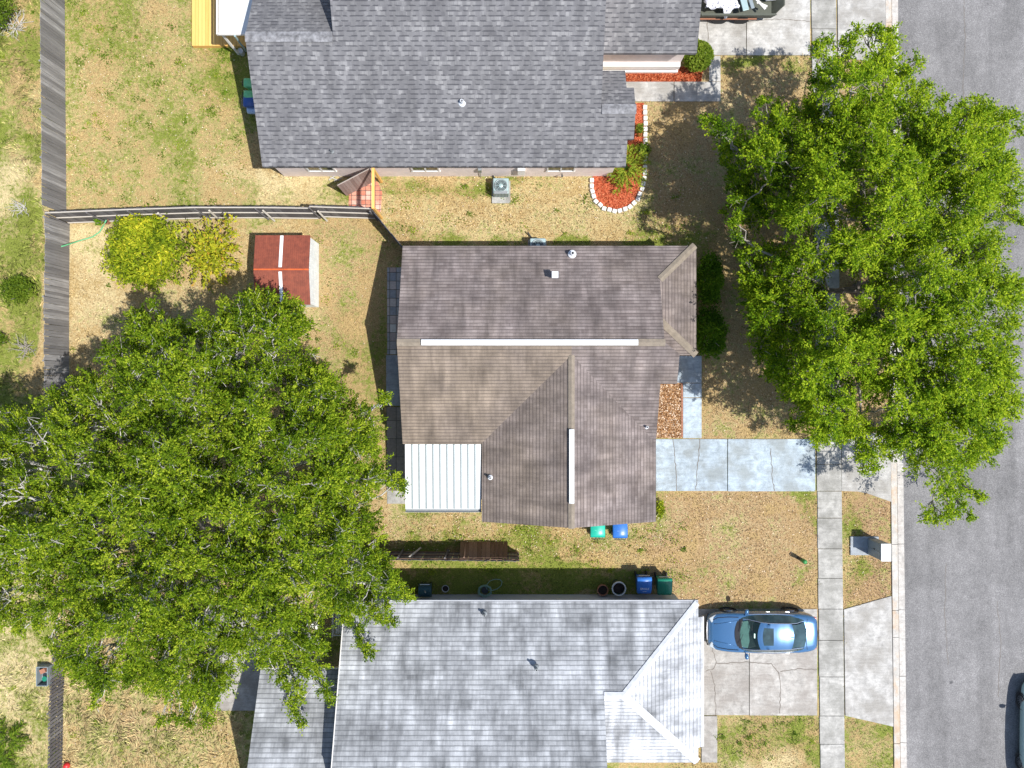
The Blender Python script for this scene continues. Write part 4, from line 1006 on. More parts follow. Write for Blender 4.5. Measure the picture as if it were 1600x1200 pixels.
OUT_R = [(1098, 192), (1112, 186), (1130, 195), (1145, 205), (1150, 190), (1170, 195), (1185, 178), (1195, 160), (1215, 150), (1226, 115), (1232, 150), (1250, 145), (1266, 150), (1268, 110), (1268, 78), (1285, 60), (1292, 75), (1310, 68), (1322, 78), (1325, 55), (1342, 50), (1345, 70), (1330, 95),
         (1350, 95), (1362, 85), (1352, 60), (1352, 42), (1375, 55), (1398, 42), (1402, 62), (1400, 90), (1412, 100), (1428, 90), (1440, 98), (1430, 115), (1455, 125), (1450, 140), (1475, 165), (1465, 178), (1490, 185), (1498, 170), (1490, 158), (1510, 165), (1522, 150), (1540, 165), (1560, 165), (1582, 175), (1588, 195),
         (1592, 210), (1575, 235), (1598, 260), (1600, 300), (1590, 320), (1588, 350), (1565, 360), (1590, 375), (1588, 395), (1560, 400), (1585, 430), (1600, 440), (1600, 470), (1588, 490), (1600, 500), (1590, 525), (1592, 560), (1585, 580), (1595, 620), (1570, 650), (1580, 680), (1560, 700), (1555, 715),
         (1530, 720), (1520, 740), (1510, 760), (1535, 775), (1515, 783), (1514, 805), (1495, 800), (1475, 808), (1450, 803), (1440, 790), (1445, 770), (1425, 755), (1415, 735), (1420, 715), (1400, 705), (1385, 730), (1365, 725), (1350, 735), (1335, 722), (1320, 705), (1300, 695), (1290, 700), (1265, 690),
         (1242, 660), (1245, 640), (1205, 615), (1195, 590), (1180, 565), (1165, 545), (1165, 520), (1160, 500), (1175, 480), (1160, 470), (1150, 465), (1145, 440), (1165, 420), (1140, 400), (1145, 370), (1118, 345), (1135, 325), (1145, 300), (1120, 280), (1125, 255), (1118, 225)]
GAP_R = [(1295, 165, 16), (1335, 145, 20), (1255, 155, 8), (1296, 250, 11), (1258, 195, 12), (1238, 260, 9), (1292, 272, 12), (1300, 310, 8), (1290, 348, 10), (1302, 365, 9), (1395, 270, 12), (1350, 425, 9), (1374, 455, 9), (1460, 330, 10), (1468, 550, 11), (1405, 545, 15), (1342, 605, 13), (1400, 600, 13), (1345, 640, 10), (1425, 685, 14), (1465, 655, 10),
         (1375, 640, 8), (1585, 375, 12), (1500, 520, 10), (1545, 280, 8), (1290, 430, 7), (1320, 520, 7), (1375, 490, 7), (1520, 370, 8), (1375, 700, 5), (1570, 560, 8)]
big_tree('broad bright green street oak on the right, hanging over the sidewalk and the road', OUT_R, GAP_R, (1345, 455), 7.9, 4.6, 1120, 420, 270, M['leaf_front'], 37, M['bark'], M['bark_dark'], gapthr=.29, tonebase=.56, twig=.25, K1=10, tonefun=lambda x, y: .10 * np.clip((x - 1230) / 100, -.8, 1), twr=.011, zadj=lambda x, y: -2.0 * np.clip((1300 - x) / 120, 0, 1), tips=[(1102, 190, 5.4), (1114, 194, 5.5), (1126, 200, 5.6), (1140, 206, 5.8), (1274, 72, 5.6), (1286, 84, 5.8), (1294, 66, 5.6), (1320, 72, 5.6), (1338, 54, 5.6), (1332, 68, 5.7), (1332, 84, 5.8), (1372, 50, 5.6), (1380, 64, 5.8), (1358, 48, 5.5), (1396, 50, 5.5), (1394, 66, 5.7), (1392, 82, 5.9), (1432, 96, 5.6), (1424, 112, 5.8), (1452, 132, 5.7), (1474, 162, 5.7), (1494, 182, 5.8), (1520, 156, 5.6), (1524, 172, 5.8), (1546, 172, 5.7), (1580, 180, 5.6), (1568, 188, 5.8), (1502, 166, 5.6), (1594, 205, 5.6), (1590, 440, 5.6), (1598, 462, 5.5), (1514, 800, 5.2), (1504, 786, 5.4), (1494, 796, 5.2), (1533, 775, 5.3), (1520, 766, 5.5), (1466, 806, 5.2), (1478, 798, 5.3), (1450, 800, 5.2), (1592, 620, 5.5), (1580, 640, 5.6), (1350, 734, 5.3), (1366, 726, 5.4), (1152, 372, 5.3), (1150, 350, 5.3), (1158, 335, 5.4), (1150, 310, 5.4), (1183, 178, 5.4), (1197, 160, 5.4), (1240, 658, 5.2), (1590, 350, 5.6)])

M['chip_red'] = leafmat('red_mulch_chip', [(0, (.10, .012, .005)), (.5, (.42, .07, .022)), (1, (.80, .32, .16))], .05, .9)
M['chip_leaf'] = leafmat('dead_leaf', [(0, (.10, .045, .02)), (.4, (.34, .17, .07)), (.75, (.55, .36, .20)), (1, (.88, .76, .62))], .1, .8)
def scatter(name, polys, n, mat, size, seed, asp):
    rng = np.random.default_rng(seed); P = []
    for poly in polys:
        w_ = [g2(*p) for p in poly]; xs = [p[0] for p in w_]; ys = [p[1] for p in w_]
        x = rng.uniform(min(xs), max(xs), n); y = rng.uniform(min(ys), max(ys), n); k = inpoly(x, y, w_); P.append(np.stack([x[k], y[k], rng.uniform(.028, .05, k.sum())], 1))
    P = np.vstack(P); tag(leaves(name, P, size, np.clip(rng.random(len(P)) ** 1.3, 0, 1), mat, None, 1.2, rng, asp), kind='stuff')
scatter('mulch_chips', [bedpts, rect(972, 1096, 106, 127)], 6500, M['chip_red'], .035, 41, .4)
scatter('leaf_litter', [rect(1026, 1064, 600, 684)], 2600, M['chip_leaf'], .042, 42, .7)

def shrub(name, label, px, py, rx, ry, h, n, mat, size=.06, tone=.5, seed=1, hollow=.5, group=None, stems=6, lump=.25, cat='shrub', aspect=.5, sph=.5):
    rng = np.random.default_rng(seed); c = W(px, py); root = thing(name, label, cat, c, group=group)
    vn = VN(seed + 5); u = rng.normal(size=(n, 3)); u /= np.linalg.norm(u, axis=1)[:, None]; u[:, 2] = np.abs(u[:, 2]) * 1.1 - .1
    th = np.arctan2(u[:, 1], u[:, 0]); ph = u[:, 2]
    rr = (rng.uniform(hollow, 1, n)) * (1 - lump / 2 + lump * vn(th * 2.1 + 9, ph * 3 + 4, 1.7) + lump * .8 * (vn(th * 5 + 3, ph * 6, 1.3) - .5))
    P = np.stack([c.x + u[:, 0] * rr * rx, c.y + u[:, 1] * rr * ry, np.clip(h * .5 + u[:, 2] * rr * h * .52, .03, None)], 1)
    tn = np.clip(tone + rng.normal(size=n) * .2 + (vn(P[:, 0], P[:, 1], 2.2) - .5) * .5, 0, 1)
    leaves('foliage', P, size, tn, mat, root, sph, rng, aspect)
    m = MB()
    for i in range(stems):
        a = rng.uniform(0, 6.28); e = (c.x + math.cos(a) * rx * .7, c.y + math.sin(a) * ry * .7, h * rng.uniform(.6, .95)); m.tube(bendy((c.x, c.y, 0), e, 4, .06, rng), [.03, .025, .02, .015, .008], 5)
    m.build('stems', M['bark'], root); return root
shrub('shrub', 'large rounded yellow-green shrub beside the dark railed fence', 240, 398, 1.85, 1.8, 1.7, 8200, M['leaf_yellow'], .085, .55, 3, .55, lump=.35, aspect=.42, sph=.35)
# open golden shrub with radiating branches
def spray_shrub(name, label, px, py, tips, mat, h, seed, n=90, size=.07, tone=.6, cat='shrub', stemmat=None, spread=.09):
    rng = np.random.default_rng(seed); c = W(px, py); root = thing(name, label, cat, c); m = MB(); P = []; T = []; D = []
    for (tx, ty, tz) in tips:
        e = np.array(W(tx, ty, tz)); a = np.array([c.x, c.y, .1]); pts = bendy(a, e, 5, .05, rng); m.tube(pts, [.028, .024, .02, .016, .012, .006], 5)
        dv = (e - a) / np.linalg.norm(e - a)
        for k in range(n):
            t = rng.uniform(.25, 1.03) * 5; i = min(int(t), 4); q = np.array(pts[i]) + (np.array(pts[i+1]) - np.array(pts[i])) * (t - i)
            P.append(q + rng.normal(size=3) * spread); T.append(tone + rng.normal() * .22); D.append(dv + rng.normal(size=3) * .7)
    leaves('foliage', np.array(P), size, np.clip(np.array(T), 0, 1), mat, root, .5, rng, .5, D=np.array(D)); m.build('stems', stemmat or M['bark'], root); return root
random.seed(4)
tips = [(358, 338, 1.7), (322, 345, 1.6), (290, 352, 1.5), (365, 365, 1.4), (340, 380, 1.6), (308, 385, 1.6), (318, 420, 1.1), (322, 448, .8), (355, 400, 1.0), (372, 415, .7), (300, 410, 1.2), (340, 430, .8), (330, 365, 1.9), (312, 368, 1.8), (350, 440, .6), (300, 440, .7), (370, 390, .8), (335, 405, 1.3), (295, 372, 1.3)]
spray_shrub('shrub', 'open golden-leaved shrub with long arching branches, next to the rounded yellow-green one', 328, 398, tips, M['leaf_gold'], 1.6, 8, 120, .085, .6, spread=.12)
shrub('bush', 'round clipped green bush at the corner of the grey-roofed house', 1085, 96, .72, .72, 1.15, 3600, M['leaf_weed'], .06, .62, 5, .7, cat='bush', lump=.1)
shrub('hedge_bush', 'dark green hedge bush in tree shade, nearer the upper corner of the brown-roofed house', 1103, 440, .62, 1.25, 1.2, 4200, M['leaf_hedge'], .06, .5, 6, .6, group='hedge bushes in front of the brown-roofed house', cat='bush', lump=.45)
shrub('hedge_bush', 'fuller dark green hedge bush in tree shade, right above the blue front walk', 1102, 520, .85, 1.15, 1.2, 5200, M['leaf_hedge'], .06, .5, 7, .6, group='hedge bushes in front of the brown-roofed house', cat='bush', lump=.45)
shrub('bush', 'bright green wild bush beyond the back fence, left of the yellow-green shrub', 40, 455, .85, .7, .9, 2600, M['leaf_weed'], .06, .6, 9, .3, cat='bush', lump=.6)
shrub('bush', 'green leafy bush with bare grey branches at the top left corner', 12, 28, .9, .95, 1.4, 2300, M['leaf_weed'], .06, .45, 10, .4, cat='bush', lump=.6, stems=14)
shrub('bush', 'small dark green weed bush at the left edge beside the back fence', 6, 530, .4, .35, .5, 600, M['leaf_weed'], .05, .3, 14, .3, cat='bush', lump=.5)
shrub('plant', 'small leafy plant in the narrow red mulch bed, nearest the front walk', 998, 205, .22, .32, .5, 420, M['leaf_weed'], .045, .75, 11, .2, cat='plant', lump=.6, stems=4)
shrub('plant', 'dark green leafy plant over the white block edging', 1003, 237, .38, .36, .6, 800, M['leaf_weed'], .05, .55, 12, .2, cat='plant', lump=.6, stems=5)
shrub('plant', 'yellow-green plant at the driveway corner of the brown-roofed house', 1030, 793, .22, .42, .5, 420, M['leaf_yellow'], .06, .5, 13, .2, cat='plant', lump=.6, stems=4)
# cluster of dry brush near the back fence corner
def palm(label, px, py, n, L, mat, seed, tone=.5, name='palm', zc=.25, w=.035):
    rng = np.random.default_rng(seed); c = W(px, py); root = thing(name, label, 'palm plant', c); m = MB(); P = []; T = []; D = []
    for i in range(n):
        a = 2 * math.pi * i / n + rng.normal() * .2; el = rng.uniform(.25, .95); l = L * rng.uniform(.7, 1.1)
        pts = []
        for k in range(9):
            t = k / 8; r = l * t * math.cos(el * (1 - .5 * t)); z = zc + l * (math.sin(el) * t - .75 * t * t * .8); pts.append(np.array([c.x + math.cos(a) * r, c.y + math.sin(a) * r, max(z, .05)]))
        m.tube(pts, [.016, .015, .014, .012, .011, .01, .008, .006, .004], 4, cap=False)
        for k in range(60):
            t = rng.uniform(.18, 1) * 8; j = min(int(t), 7); q = pts[j] + (pts[j+1] - pts[j]) * (t - j); dd = (pts[j+1] - pts[j]); dd /= np.linalg.norm(dd)
            s = np.cross(dd, [0, 0, 1]); s = s / (np.linalg.norm(s) + 1e-6) * (1 if rng.random() < .5 else -1); v = s * .8 + dd * .7
            P.append(q + v * .09); D.append(v * 3); T.append(tone + rng.normal() * .2)
    leaves('fronds', np.array(P), .12, np.clip(np.array(T), 0, 1), mat, root, .6, rng, .16, D=np.array(D)); m.build('stalks', M['leaf_weed'], root)
palm('yellow-green feathery palm in the red mulch bed by the house corner', 976, 268, 22, 1.15, M['palm'], 3, .7, zc=.5)
palm('spiky palmetto among dry grass at the bottom left corner', 20, 1150, 14, .95, M['palm'], 4, .4, name='palmetto')
palm('smaller spiky palmetto in the wild grass below the back tree', 8, 1185, 9, .7, M['palm'], 5, .3, name='palmetto')
# bare brush beyond the back fence
def brush(label, px, py, r, n, seed, mat=None):
    rng = np.random.default_rng(seed); c = W(px, py); m = MB()
    for i in range(n):
        a = rng.uniform(0, 6.28); b = rng.uniform(0, 6.28); p = (c.x + math.cos(a) * r * .2, c.y + math.sin(a) * r * .2, .03); e = (c.x + math.cos(b) * r * rng.uniform(.5, 1), c.y + math.sin(b) * r * rng.uniform(.5, 1), rng.uniform(.1, .5)); m.tube(bendy(p, e, 4, .1, rng), [.018, .015, .012, .009, .005], 4)
    tag(m.build('brush_pile', mat or M['twig']), label, 'brush')
brush('bare grey twigs tangled under the bush at the top left corner', 25, 40, 1.0, 34, 3)
brush('dead brown twigs lying against the back fence above the big tree', 42, 545, .8, 26, 4, M['bark'])
brush('pale dry twigs in the wild grass left of the fence junction', 35, 325, .6, 18, 6)

# ------------------------------------------------------------------ grass blades (real relief on the lawns)
HARD = [rect(1018, 1275, 684, 769), [(1314, 684), (1393, 670), (1394, 785), (1315, 768)], rect(1085, 1280, 950, 1119), [(1318, 951), (1394, 930), (1397, 1137), (1320, 1120)], rect(1085, 1390, -100, 88), rect(1056, 1098, 555, 686), rect(975, 1127, 127, 160), rect(1107, 1127, 86, 130),
        rect(1096, 1122, 1117, 1192), [(320, 950), (440, 950), (440, 1110), (330, 1110)], rect(603, 640, 416, 790), [(545, 286), (596, 284), (596, 332), (545, 332)], bedpts, rect(960, 1096, 104, 128), rect(1020, 1066, 590, 685), rect(640, 990, 410, 790), rect(990, 1020, 410, 790), rect(765, 1000, 790, 795),
        rect(303, 388, -100, 76), rect(440, 960, -100, 272), rect(565, 1050, 931, 1300), rect(430, 560, 1000, 1300), rect(418, 500, 380, 478)]
def grass():
    rng = np.random.default_rng(5); n = 330000
    x = rng.uniform(-60, 1398, n); y = rng.uniform(-40, 1240, n)
    x_, y_ = x, y; rag = rng.normal(size=n) * .9
    x = x + (V1(x, y, .22) - .5) * 4.5 + rag; y = y + (V2(x_, y, .22) - .5) * 4.5 + rag
    ok = ~((x > sx(1275, y)) & (x < sx(1314.5, y))) & (x < sx(1391, y))
    for p in HARD:
        xs = [a[0] for a in p]; ys = [a[1] for a in p]; c = (x > min(xs)) & (x < max(xs)) & (y > min(ys)) & (y < max(ys))
        i = np.where(c & ok)[0]; ok[i[inpoly(x[i], y[i], p)]] = False
    x, y = x_[ok], y_[ok]; hz0 = ((x > sx(1275.5, y)) & (x < sx(1314, y)))
    for p in HARD: hz0 |= inpoly(x, y, p)
    hz0 = np.where(hz0, .034, 0.0); X = (x - 800) * H / F; Y = (600 - y) * H / F; n = len(X)
    wild = (x < 100) | ((x < 380) & (y > 1000)); cl = V3(X, Y, .9)
    h = np.where(wild, rng.uniform(.10, .34, n) * (.4 + cl), rng.uniform(.04, .085, n) * (.55 + .9 * cl)); wd = np.where(wild, rng.uniform(.010, .022, n), rng.uniform(.010, .020, n))
    a = rng.uniform(0, 6.283, n) + np.where(wild, 0, 0); lean = rng.uniform(.25, 1.25, n)
    dx, dy = np.cos(a), np.sin(a)
    # clumped lean direction in the tall grass
    aa = V1(X, Y, .8) * 12.0; dx = np.where(wild, np.cos(aa) * .8 + dx * .6, dx); dy = np.where(wild, np.sin(aa) * .8 + dy * .6, dy)
    hx = h * np.sin(lean); hz = h * np.cos(lean)
    b0 = np.stack([X - dy * wd, Y + dx * wd, hz0], 1); b1 = np.stack([X + dy * wd, Y - dx * wd, hz0], 1)
    tp = np.stack([X + dx * hx, Y + dy * hx, hz + hz0], 1)
    co = np.stack([b0, b1, tp], 1).reshape(-1, 3)
    o = mesh_from('grass', co, np.arange(3 * n).reshape(n, 3), M['blade'], turfxy=True)
    tag(o, kind='stuff')
grass()

def ground_specks():
    rng = np.random.default_rng(77)
    def okpts(n, boxes):
        b = [boxes[i] for i in rng.integers(0, len(boxes), n)]; x = np.array([rng.uniform(q[0], q[1]) for q in b]); y = np.array([rng.uniform(q[2], q[3]) for q in b])
        ok = np.ones(n, bool)
        for p in HARD: ok &= ~inpoly(x, y, p)
        ok &= ~((x > sx(1270, y)) & (x < sx(1318, y)))
        return x[ok], y[ok]
    x, y = okpts(330, [(105, 385, 0, 320), (105, 385, 0, 320), (105, 385, 60, 260), (0, 60, 0, 1200), (600, 1100, 270, 375), (110, 600, 345, 800), (110, 370, 1050, 1200), (640, 1080, 820, 900), (1110, 1270, 1120, 1200)])
    P = []; T = []
    for a, b in zip(x, y):
        c = W(a, b); k = int(rng.integers(10, 46)); r_ = rng.uniform(.06, .22); P.append(np.stack([c.x + rng.normal(size=k) * r_, c.y + rng.normal(size=k) * r_ * .8, rng.uniform(.02, .09, k)], 1)); T.append(np.full(k, rng.uniform(.15, .75)) + rng.normal(size=k) * .1)
    tag(leaves('weeds', np.vstack(P), .042, np.clip(np.concatenate(T), 0, 1), M['palm'], None, .8, rng, .5), kind='stuff')
    x, y = okpts(15000, [(1020, 1390, 90, 690), (1020, 1390, 90, 690), (1025, 1390, 770, 950), (110, 620, 345, 900), (600, 1100, 262, 380), (600, 1040, 800, 870), (0, 400, 900, 1200), (100, 390, 0, 330)])
    P = np.stack([(x - 800) * H / F, (600 - y) * H / F, rng.uniform(.03, .07, len(x))], 1)
    tag(leaves('fallen_leaves', P, .026, np.clip(rng.random(len(P)) * 1.1, 0, 1), M['chip_leaf'], None, 1.2, rng, .6), kind='stuff')
ground_specks()

# ------------------------------------------------------------------ white edging blocks
path = [(1007.5, 164), (1008, 200), (1008, 240), (1007, 275), (1004, 293), (996, 312), (982, 325), (963, 331), (943, 326), (930, 314), (924.5, 298), (924.5, 278)]
PW = [W(*p) for p in path]; segs = [(a, b, (b - a).length) for a, b in zip(PW[:-1], PW[1:])]; tot = sum(s[2] for s in segs)
nb = 31; proto = None
for i in range(nb):
    s = (i + .5) / nb * tot
    for a, b, L in segs:
        if s <= L: p = a.lerp(b, s / L); d = (b - a); break
        s -= L
    if proto is None:
        m = MB(); m.box((0, 0, .06), (tot / nb - .035, .21, .15), taper=.86); o = m.build('edging_block', M['block'], bevel=.025); proto = o
    else: o = proto.copy(); COL.objects.link(o)
    o.location = (p.x + random.uniform(-.01, .01), p.y + random.uniform(-.01, .01), 0); o.rotation_euler = (random.uniform(-.04, .04), random.uniform(-.04, .04), math.atan2(d.y, d.x) + random.uniform(-.06, .06))
    tag(o, 'white painted block in the curved row edging the red mulch bed', 'edging block', 'white blocks edging the red mulch bed')
# brick edging beside the blue walk
m = MB()
for i in range(18): m.box(W(1065.4, 601 + i * 4.7, .03), (.07, .132, .09))
tag(m.build('brick_edging', M['terracotta'], bevel=.006), 'thin row of red bricks between the leaf litter and the blue front walk', 'edging')

# ------------------------------------------------------------------ air conditioners
def ac(px, py, label):
    c = W(px, py); r = thing('air_conditioner', label, 'air conditioner', c, group='air conditioning units')
    m = MB(); m.box(c + Vector((0, -.1, .03)), (.86, 1.05, .08)); m.build('pad', M['walk'], r, bevel=.01)
    m = MB(); m.box(c + Vector((0, 0, .42)), (.72, .72, .70)); m.build('cabinet', M['ac_metal'], r, bevel=.05)
    m = MB()
    for k in range(4):
        for i in range(10):
            a = k * math.pi / 2; t = -.30 + i * .066; v = Vector((.362, t, .42)); v.rotate(Matrix.Rotation(a, 3, 'Z')); m.box(c + v, (.012, .02, .55), rz=a)
    m.build('louvre', M['dark_metal'], r)
    m = MB(); m.lathe(c + Vector((0, 0, .78)), [(.30, 0), (.30, .03), (.27, .035), (.26, .0)], 28, cap=False); m.build('fan_ring', M['mid_metal'], r, smooth=True)
    m = MB(); m.lathe(c + Vector((0, 0, .772)), [(.27, 0), (.27, .005)], 28); m.build('fan_well', M['dark_metal'], r)
    m = MB()
    for rr in (.08, .14, .2, .25): m.lathe(c + Vector((0, 0, .805)), [(rr, 0), (rr + .008, .006), (rr + .016, 0)], 28, cap=False)
    for k in range(8): a = k * math.pi / 4; m.box(c + Vector((math.cos(a) * .15, math.sin(a) * .15, .80)), (.24, .01, .01), rz=a)
    m.lathe(c + Vector((0, 0, .79)), [(.1, 0), (.1, .03), (.04, .05)], 16); m.build('fan_grille', M['ac_metal'], r)
    m = MB(); m.box(c + Vector((0, -.30, .785)), (.62, .14, .03)); m.build('lid_step', M['mid_metal'], r)
    m = MB(); m.tube([c + Vector((-.2, .37, .2)), c + Vector((-.35, .6, .12)), c + Vector((-.45, .75, .25))], .03, 6); m.build('refrigerant_line', M['dark_metal'], r)
ac(783, 297, 'grey-green air conditioner on the grass below the grey-roofed house')
ac(839.5, 389, 'grey-green air conditioner half under the eave of the brown-roofed house')

# ------------------------------------------------------------------ wheelie bins
def text(s, size, loc, rot, mat, parent, name='lettering', ext=.003):
    cu = bpy.data.curves.new(name, 'FONT'); cu.body = s; cu.size = size; cu.extrude = ext; cu.align_x = 'CENTER'; cu.align_y = 'CENTER'; cu.resolution_u = 2
    t = bpy.data.objects.new(name, cu); me = bpy.data.meshes.new_from_object(t); bpy.data.objects.remove(t)
    o = bpy.data.objects.new(name, me); COL.objects.link(o); me.materials.append(mat); o.parent = parent; o.location = loc; o.rotation_euler = rot; return o
def bin_(px, py, rz, body, lid, label, group, tall=1.05, txt=None, sc=1.0, strip=False):
    """front of the bin looks along local -y, handle at +y"""
    r = thing('wheeled_bin', label, 'trash bin', W(px, py), rz, group); r.location.z = 0
    loc = r.location.copy(); r.location = (0, 0, 0); r.rotation_euler = (0, 0, 0)
    w0, d0, w1, d1 = .23 * sc, .25 * sc, .31 * sc, .34 * sc
    m = MB(); vs = [(-w0, -d0, .05), (w0, -d0, .05), (w0, d0, .05), (-w0, d0, .05), (-w1, -d1, tall - .1), (w1, -d1, tall - .1), (w1, d1, tall - .1), (-w1, d1, tall - .1)]
    m.add(vs, [(0,3,2,1),(4,5,6,7),(0,1,5,4),(1,2,6,5),(2,3,7,6),(3,0,4,7)]); m.box((0, 0, tall - .12), (w1 * 2 + .05, d1 * 2 + .05, .05)); m.build('body', body, r, bevel=.03)
    m = MB(); W1, D1 = w1 + .03, d1 + .04; n = 8; top = []
    for j in range(n + 1):
        t = j / n; y = -D1 + t * 2 * D1; z = tall - .06 + .10 * math.sin(min(1, t * 1.15) * math.pi * .62) - (.05 if t > .92 else 0)
        wx = W1 * (1 - .10 * max(0, (.15 - t) / .15)); top.append([(-wx, y, z - .035), (-wx * .9, y, z), (0, y, z + .02), (wx * .9, y, z), (wx, y, z - .035)])
    vs = [p for row in top for p in row]; fs = [(j*5+i, j*5+i+1, (j+1)*5+i+1, (j+1)*5+i) for j in range(n) for i in range(4)]
    m.add(vs, fs); ld = m.build('lid', lid, r, smooth=True); sol = ld.modifiers.new('thick', 'SOLIDIFY'); sol.thickness = .02
    m = MB(); m.box((0, .05, tall + .045), (w1 * .9, .03, .012)); m.build('lid_ridge', lid, r)
    m = MB(); m.tube([(-w1 * .8, d1 + .02, tall - .08), (-w1 * .8, d1 + .11, tall - .05), (w1 * .8, d1 + .11, tall - .05), (w1 * .8, d1 + .02, tall - .08)], .016, 6)
    for x in (-w1 * .27, w1 * .27): m.tube([(x, d1 + .02, tall - .07), (x, d1 + .11, tall - .05)], .014, 6)
    m.build('handle', M['black_plastic'], r)
    for s in (-1, 1):
        m = MB(); ax = Matrix.Rotation(math.pi / 2, 3, 'Y'); m.lathe((s * (w0 + .02), d0 + .06, .12), [(.03, -.03), (.12, -.03), (.12, .03), (.03, .03)], 16, ax=ax); m.build('wheel', M['rubber'], r)
    if txt:
        text(txt[0], .125, (0, -.14, tall + .052), (R(6), 0, 0), M['white_ink'], r); text(txt[1], .06, (0, -.26, tall + .024), (R(12), 0, 0), M['white_ink'], r)
    if strip: m = MB(); m.box((0, .20, tall + .035), (.38, .07, .012)); m.build('label_strip', M['white_ink'], r)
    r.location = loc; r.rotation_euler = (0, 0, rz); return r
gB = 'bins beside the brown-roofed house'; gC = 'bins along the wall of the pale-roofed house'; gA = 'bins behind the grey-roofed house'
bin_(930, 820, math.pi, M['bin_teal'], M['bin_teal'], 'bright teal bin beside the wall of the brown-roofed house', gB)
bin_(964, 821, math.pi, M['bin_blue'], M['bin_blue'], 'blue bin beside the wall of the brown-roofed house', gB, strip=True)
bin_(1000.5, 905, 0, M['bin_navy'], M['bin_blue'], 'blue bin with white lettering, next to the green bin', gC, 1.1, txt=('SINGLE', 'stream'))
bin_(1031.5, 907, 0, M['bin_green'], M['bin_green'], 'dark green bin, last in the row by the pale-roofed house', gC, 1.1)
for (y, mt, lb) in ((133.5, 'bin_ltgreen', 'upper light green bin half under the eave of the grey-roofed house'), (152, 'bin_ltgreen', 'lower light green bin beside the dark blue one, half under the eave'), (162, 'bin_navy', 'dark blue bin half under the eave of the grey-roofed house')):
    c = bin_(400, y + 9, R(90), M[mt], M[mt], lb, gA, 1.0, sc=.55 if mt == 'bin_ltgreen' else .62)
m = MB(); c = W(392, 178); m.lathe(c + Vector((0, 0, .45)), [(.02, 0), (.14, .01), (.16, .1), (.16, .8), (.12, .88), (.02, .9)], 16, ax=Matrix.Rotation(math.pi/2, 3, 'Y')); tag(m.build('water_jug', M['bin_paleblue'], smooth=True), 'pale blue plastic barrel lying under the eave of the grey-roofed house', 'barrel')

# ------------------------------------------------------------------ utility cabinet + pad + marker post
uc = thing('utility_cabinet', 'tall grey utility cabinet with a pale cap on a concrete pad by the kerb', 'utility box', W(1350, 852))
m = MB(); m.prism([g2(*p) for p in rect(1328, 1372, 838, 867)][::-1], -.05, .07); m.build('pad', M['slab'], uc, bevel=.01)
a, b = W(1354.5, 840.5), W(1368.5, 865.5); cx, cy = (a.x + b.x) / 2, (a.y + b.y) / 2; wx, wy = b.x - a.x, a.y - b.y
m = MB(); m.box((cx, cy, .70), (wx, wy, 1.26)); m.build('body', M['cabinet'], uc, bevel=.012)
m = MB(); m.box((cx, cy, 1.36), (wx + .04, wy + .05, .07)); m.build('cap', M['cabinet_top'], uc, bevel=.015)
m = MB()
for i in (-1, 1): m.box((cx - wx / 2 - .006, cy + i * wy / 4, .7), (.012, wy / 2 - .03, 1.15))
m.build('door', M['cabinet'], uc, bevel=.004)
m = MB(); m.box((cx - wx / 2 - .025, cy + .03, .75), (.03, .03, .12)); m.build('handle', M['dark_metal'], uc)
mp = thing('marker_post', 'short green plastic marker post on the brown front lawn', 'post', W(1248, 872))
c = W(1248, 872); m = MB(); m.tube([c, c + Vector((.02, -.01, .72))], [.085, .085], 12); m.build('tube', M['dark_metal'], mp, smooth=False)
m = MB(); m.lathe(c + Vector((.02, -.01, .72)), [(.10, -.30), (.10, .0), (.08, .035), (.0, .04)], 14); m.build('cap', M['green_post'], mp, smooth=True)

# ------------------------------------------------------------------ things along the wall of house C
def pot(px, py, r, h, mat, label, soil=True, tilt=0, z=0, rim=None, name='flower_pot'):
    c = W(px, py); t = thing(name, label, 'pot', c); ax = Matrix.Rotation(tilt, 3, 'X')
    m = MB(); m.lathe(c, [(r * .68, 0), (r * .95, h * .86), (r * 1.08, h * .86), (r * 1.08, h), (r * .92, h), (r * .88, h * .8)], 24, ax=ax, cap=False); m.lathe(c, [(0.001, .01), (r * .68, .01)], 24, ax=ax, cap=False); m.build('body', mat, t, smooth=False)
    if rim: m = MB(); m.lathe(c + Vector((0, 0, h)), [(r * 1.0, -.02), (r * 1.1, -.02), (r * 1.1, .025), (r * .9, .025), (r * .9, -.02)], 24, cap=False); m.build('rim', rim, t)
    m = MB(); m.lathe(c + Vector((0, 0, h * .78)), [(.001, .0), (r * .88, 0)], 24, cap=False); m.build('soil', M['soil'], t)
    return t
pot(940, 918, .24, .5, M['terracotta'], 'rusty terracotta pot by the wall, left of the tall dark planter')
pot(963, 912, .30, .85, M['pot_dark'], 'tall dark green planter with a pale grey rim, right of the terracotta pot', rim=M['pot_grey'])
t = pot(696.5, 918, .155, .22, M['pot_grey'], 'round pale grey pot on the shaded grass right of the grill')
pot(624, 917, .16, .35, M['ac_metal'], 'grey-green pot partly under the big tree, leftmost by the wall')
pot(637, 918, .13, .38, M['pot_grey'], 'small pale grey pot just left of the grill')
gr = thing('barbecue_grill', 'dark covered barbecue grill by the wall of the pale-roofed house', 'grill', W(667, 916))
c = W(667, 916)
m = MB()
for sx_ in (-.24, .24):
    for sy in (-.2, .2): m.tube([c + Vector((sx_, sy, 0)), c + Vector((sx_, sy, .7))], .02, 6)
m.box(c + Vector((0, 0, .2)), (.5, .42, .03)); m.build('stand', M['dark_metal'], gr)
m = MB(); n = 10; vs = []
for s in (-.29, .29):
    for i in range(n + 1):
        a = math.pi * i / n; vs.append(c + Vector((s, math.cos(a) * .28, .72 + math.sin(a) * .26)))
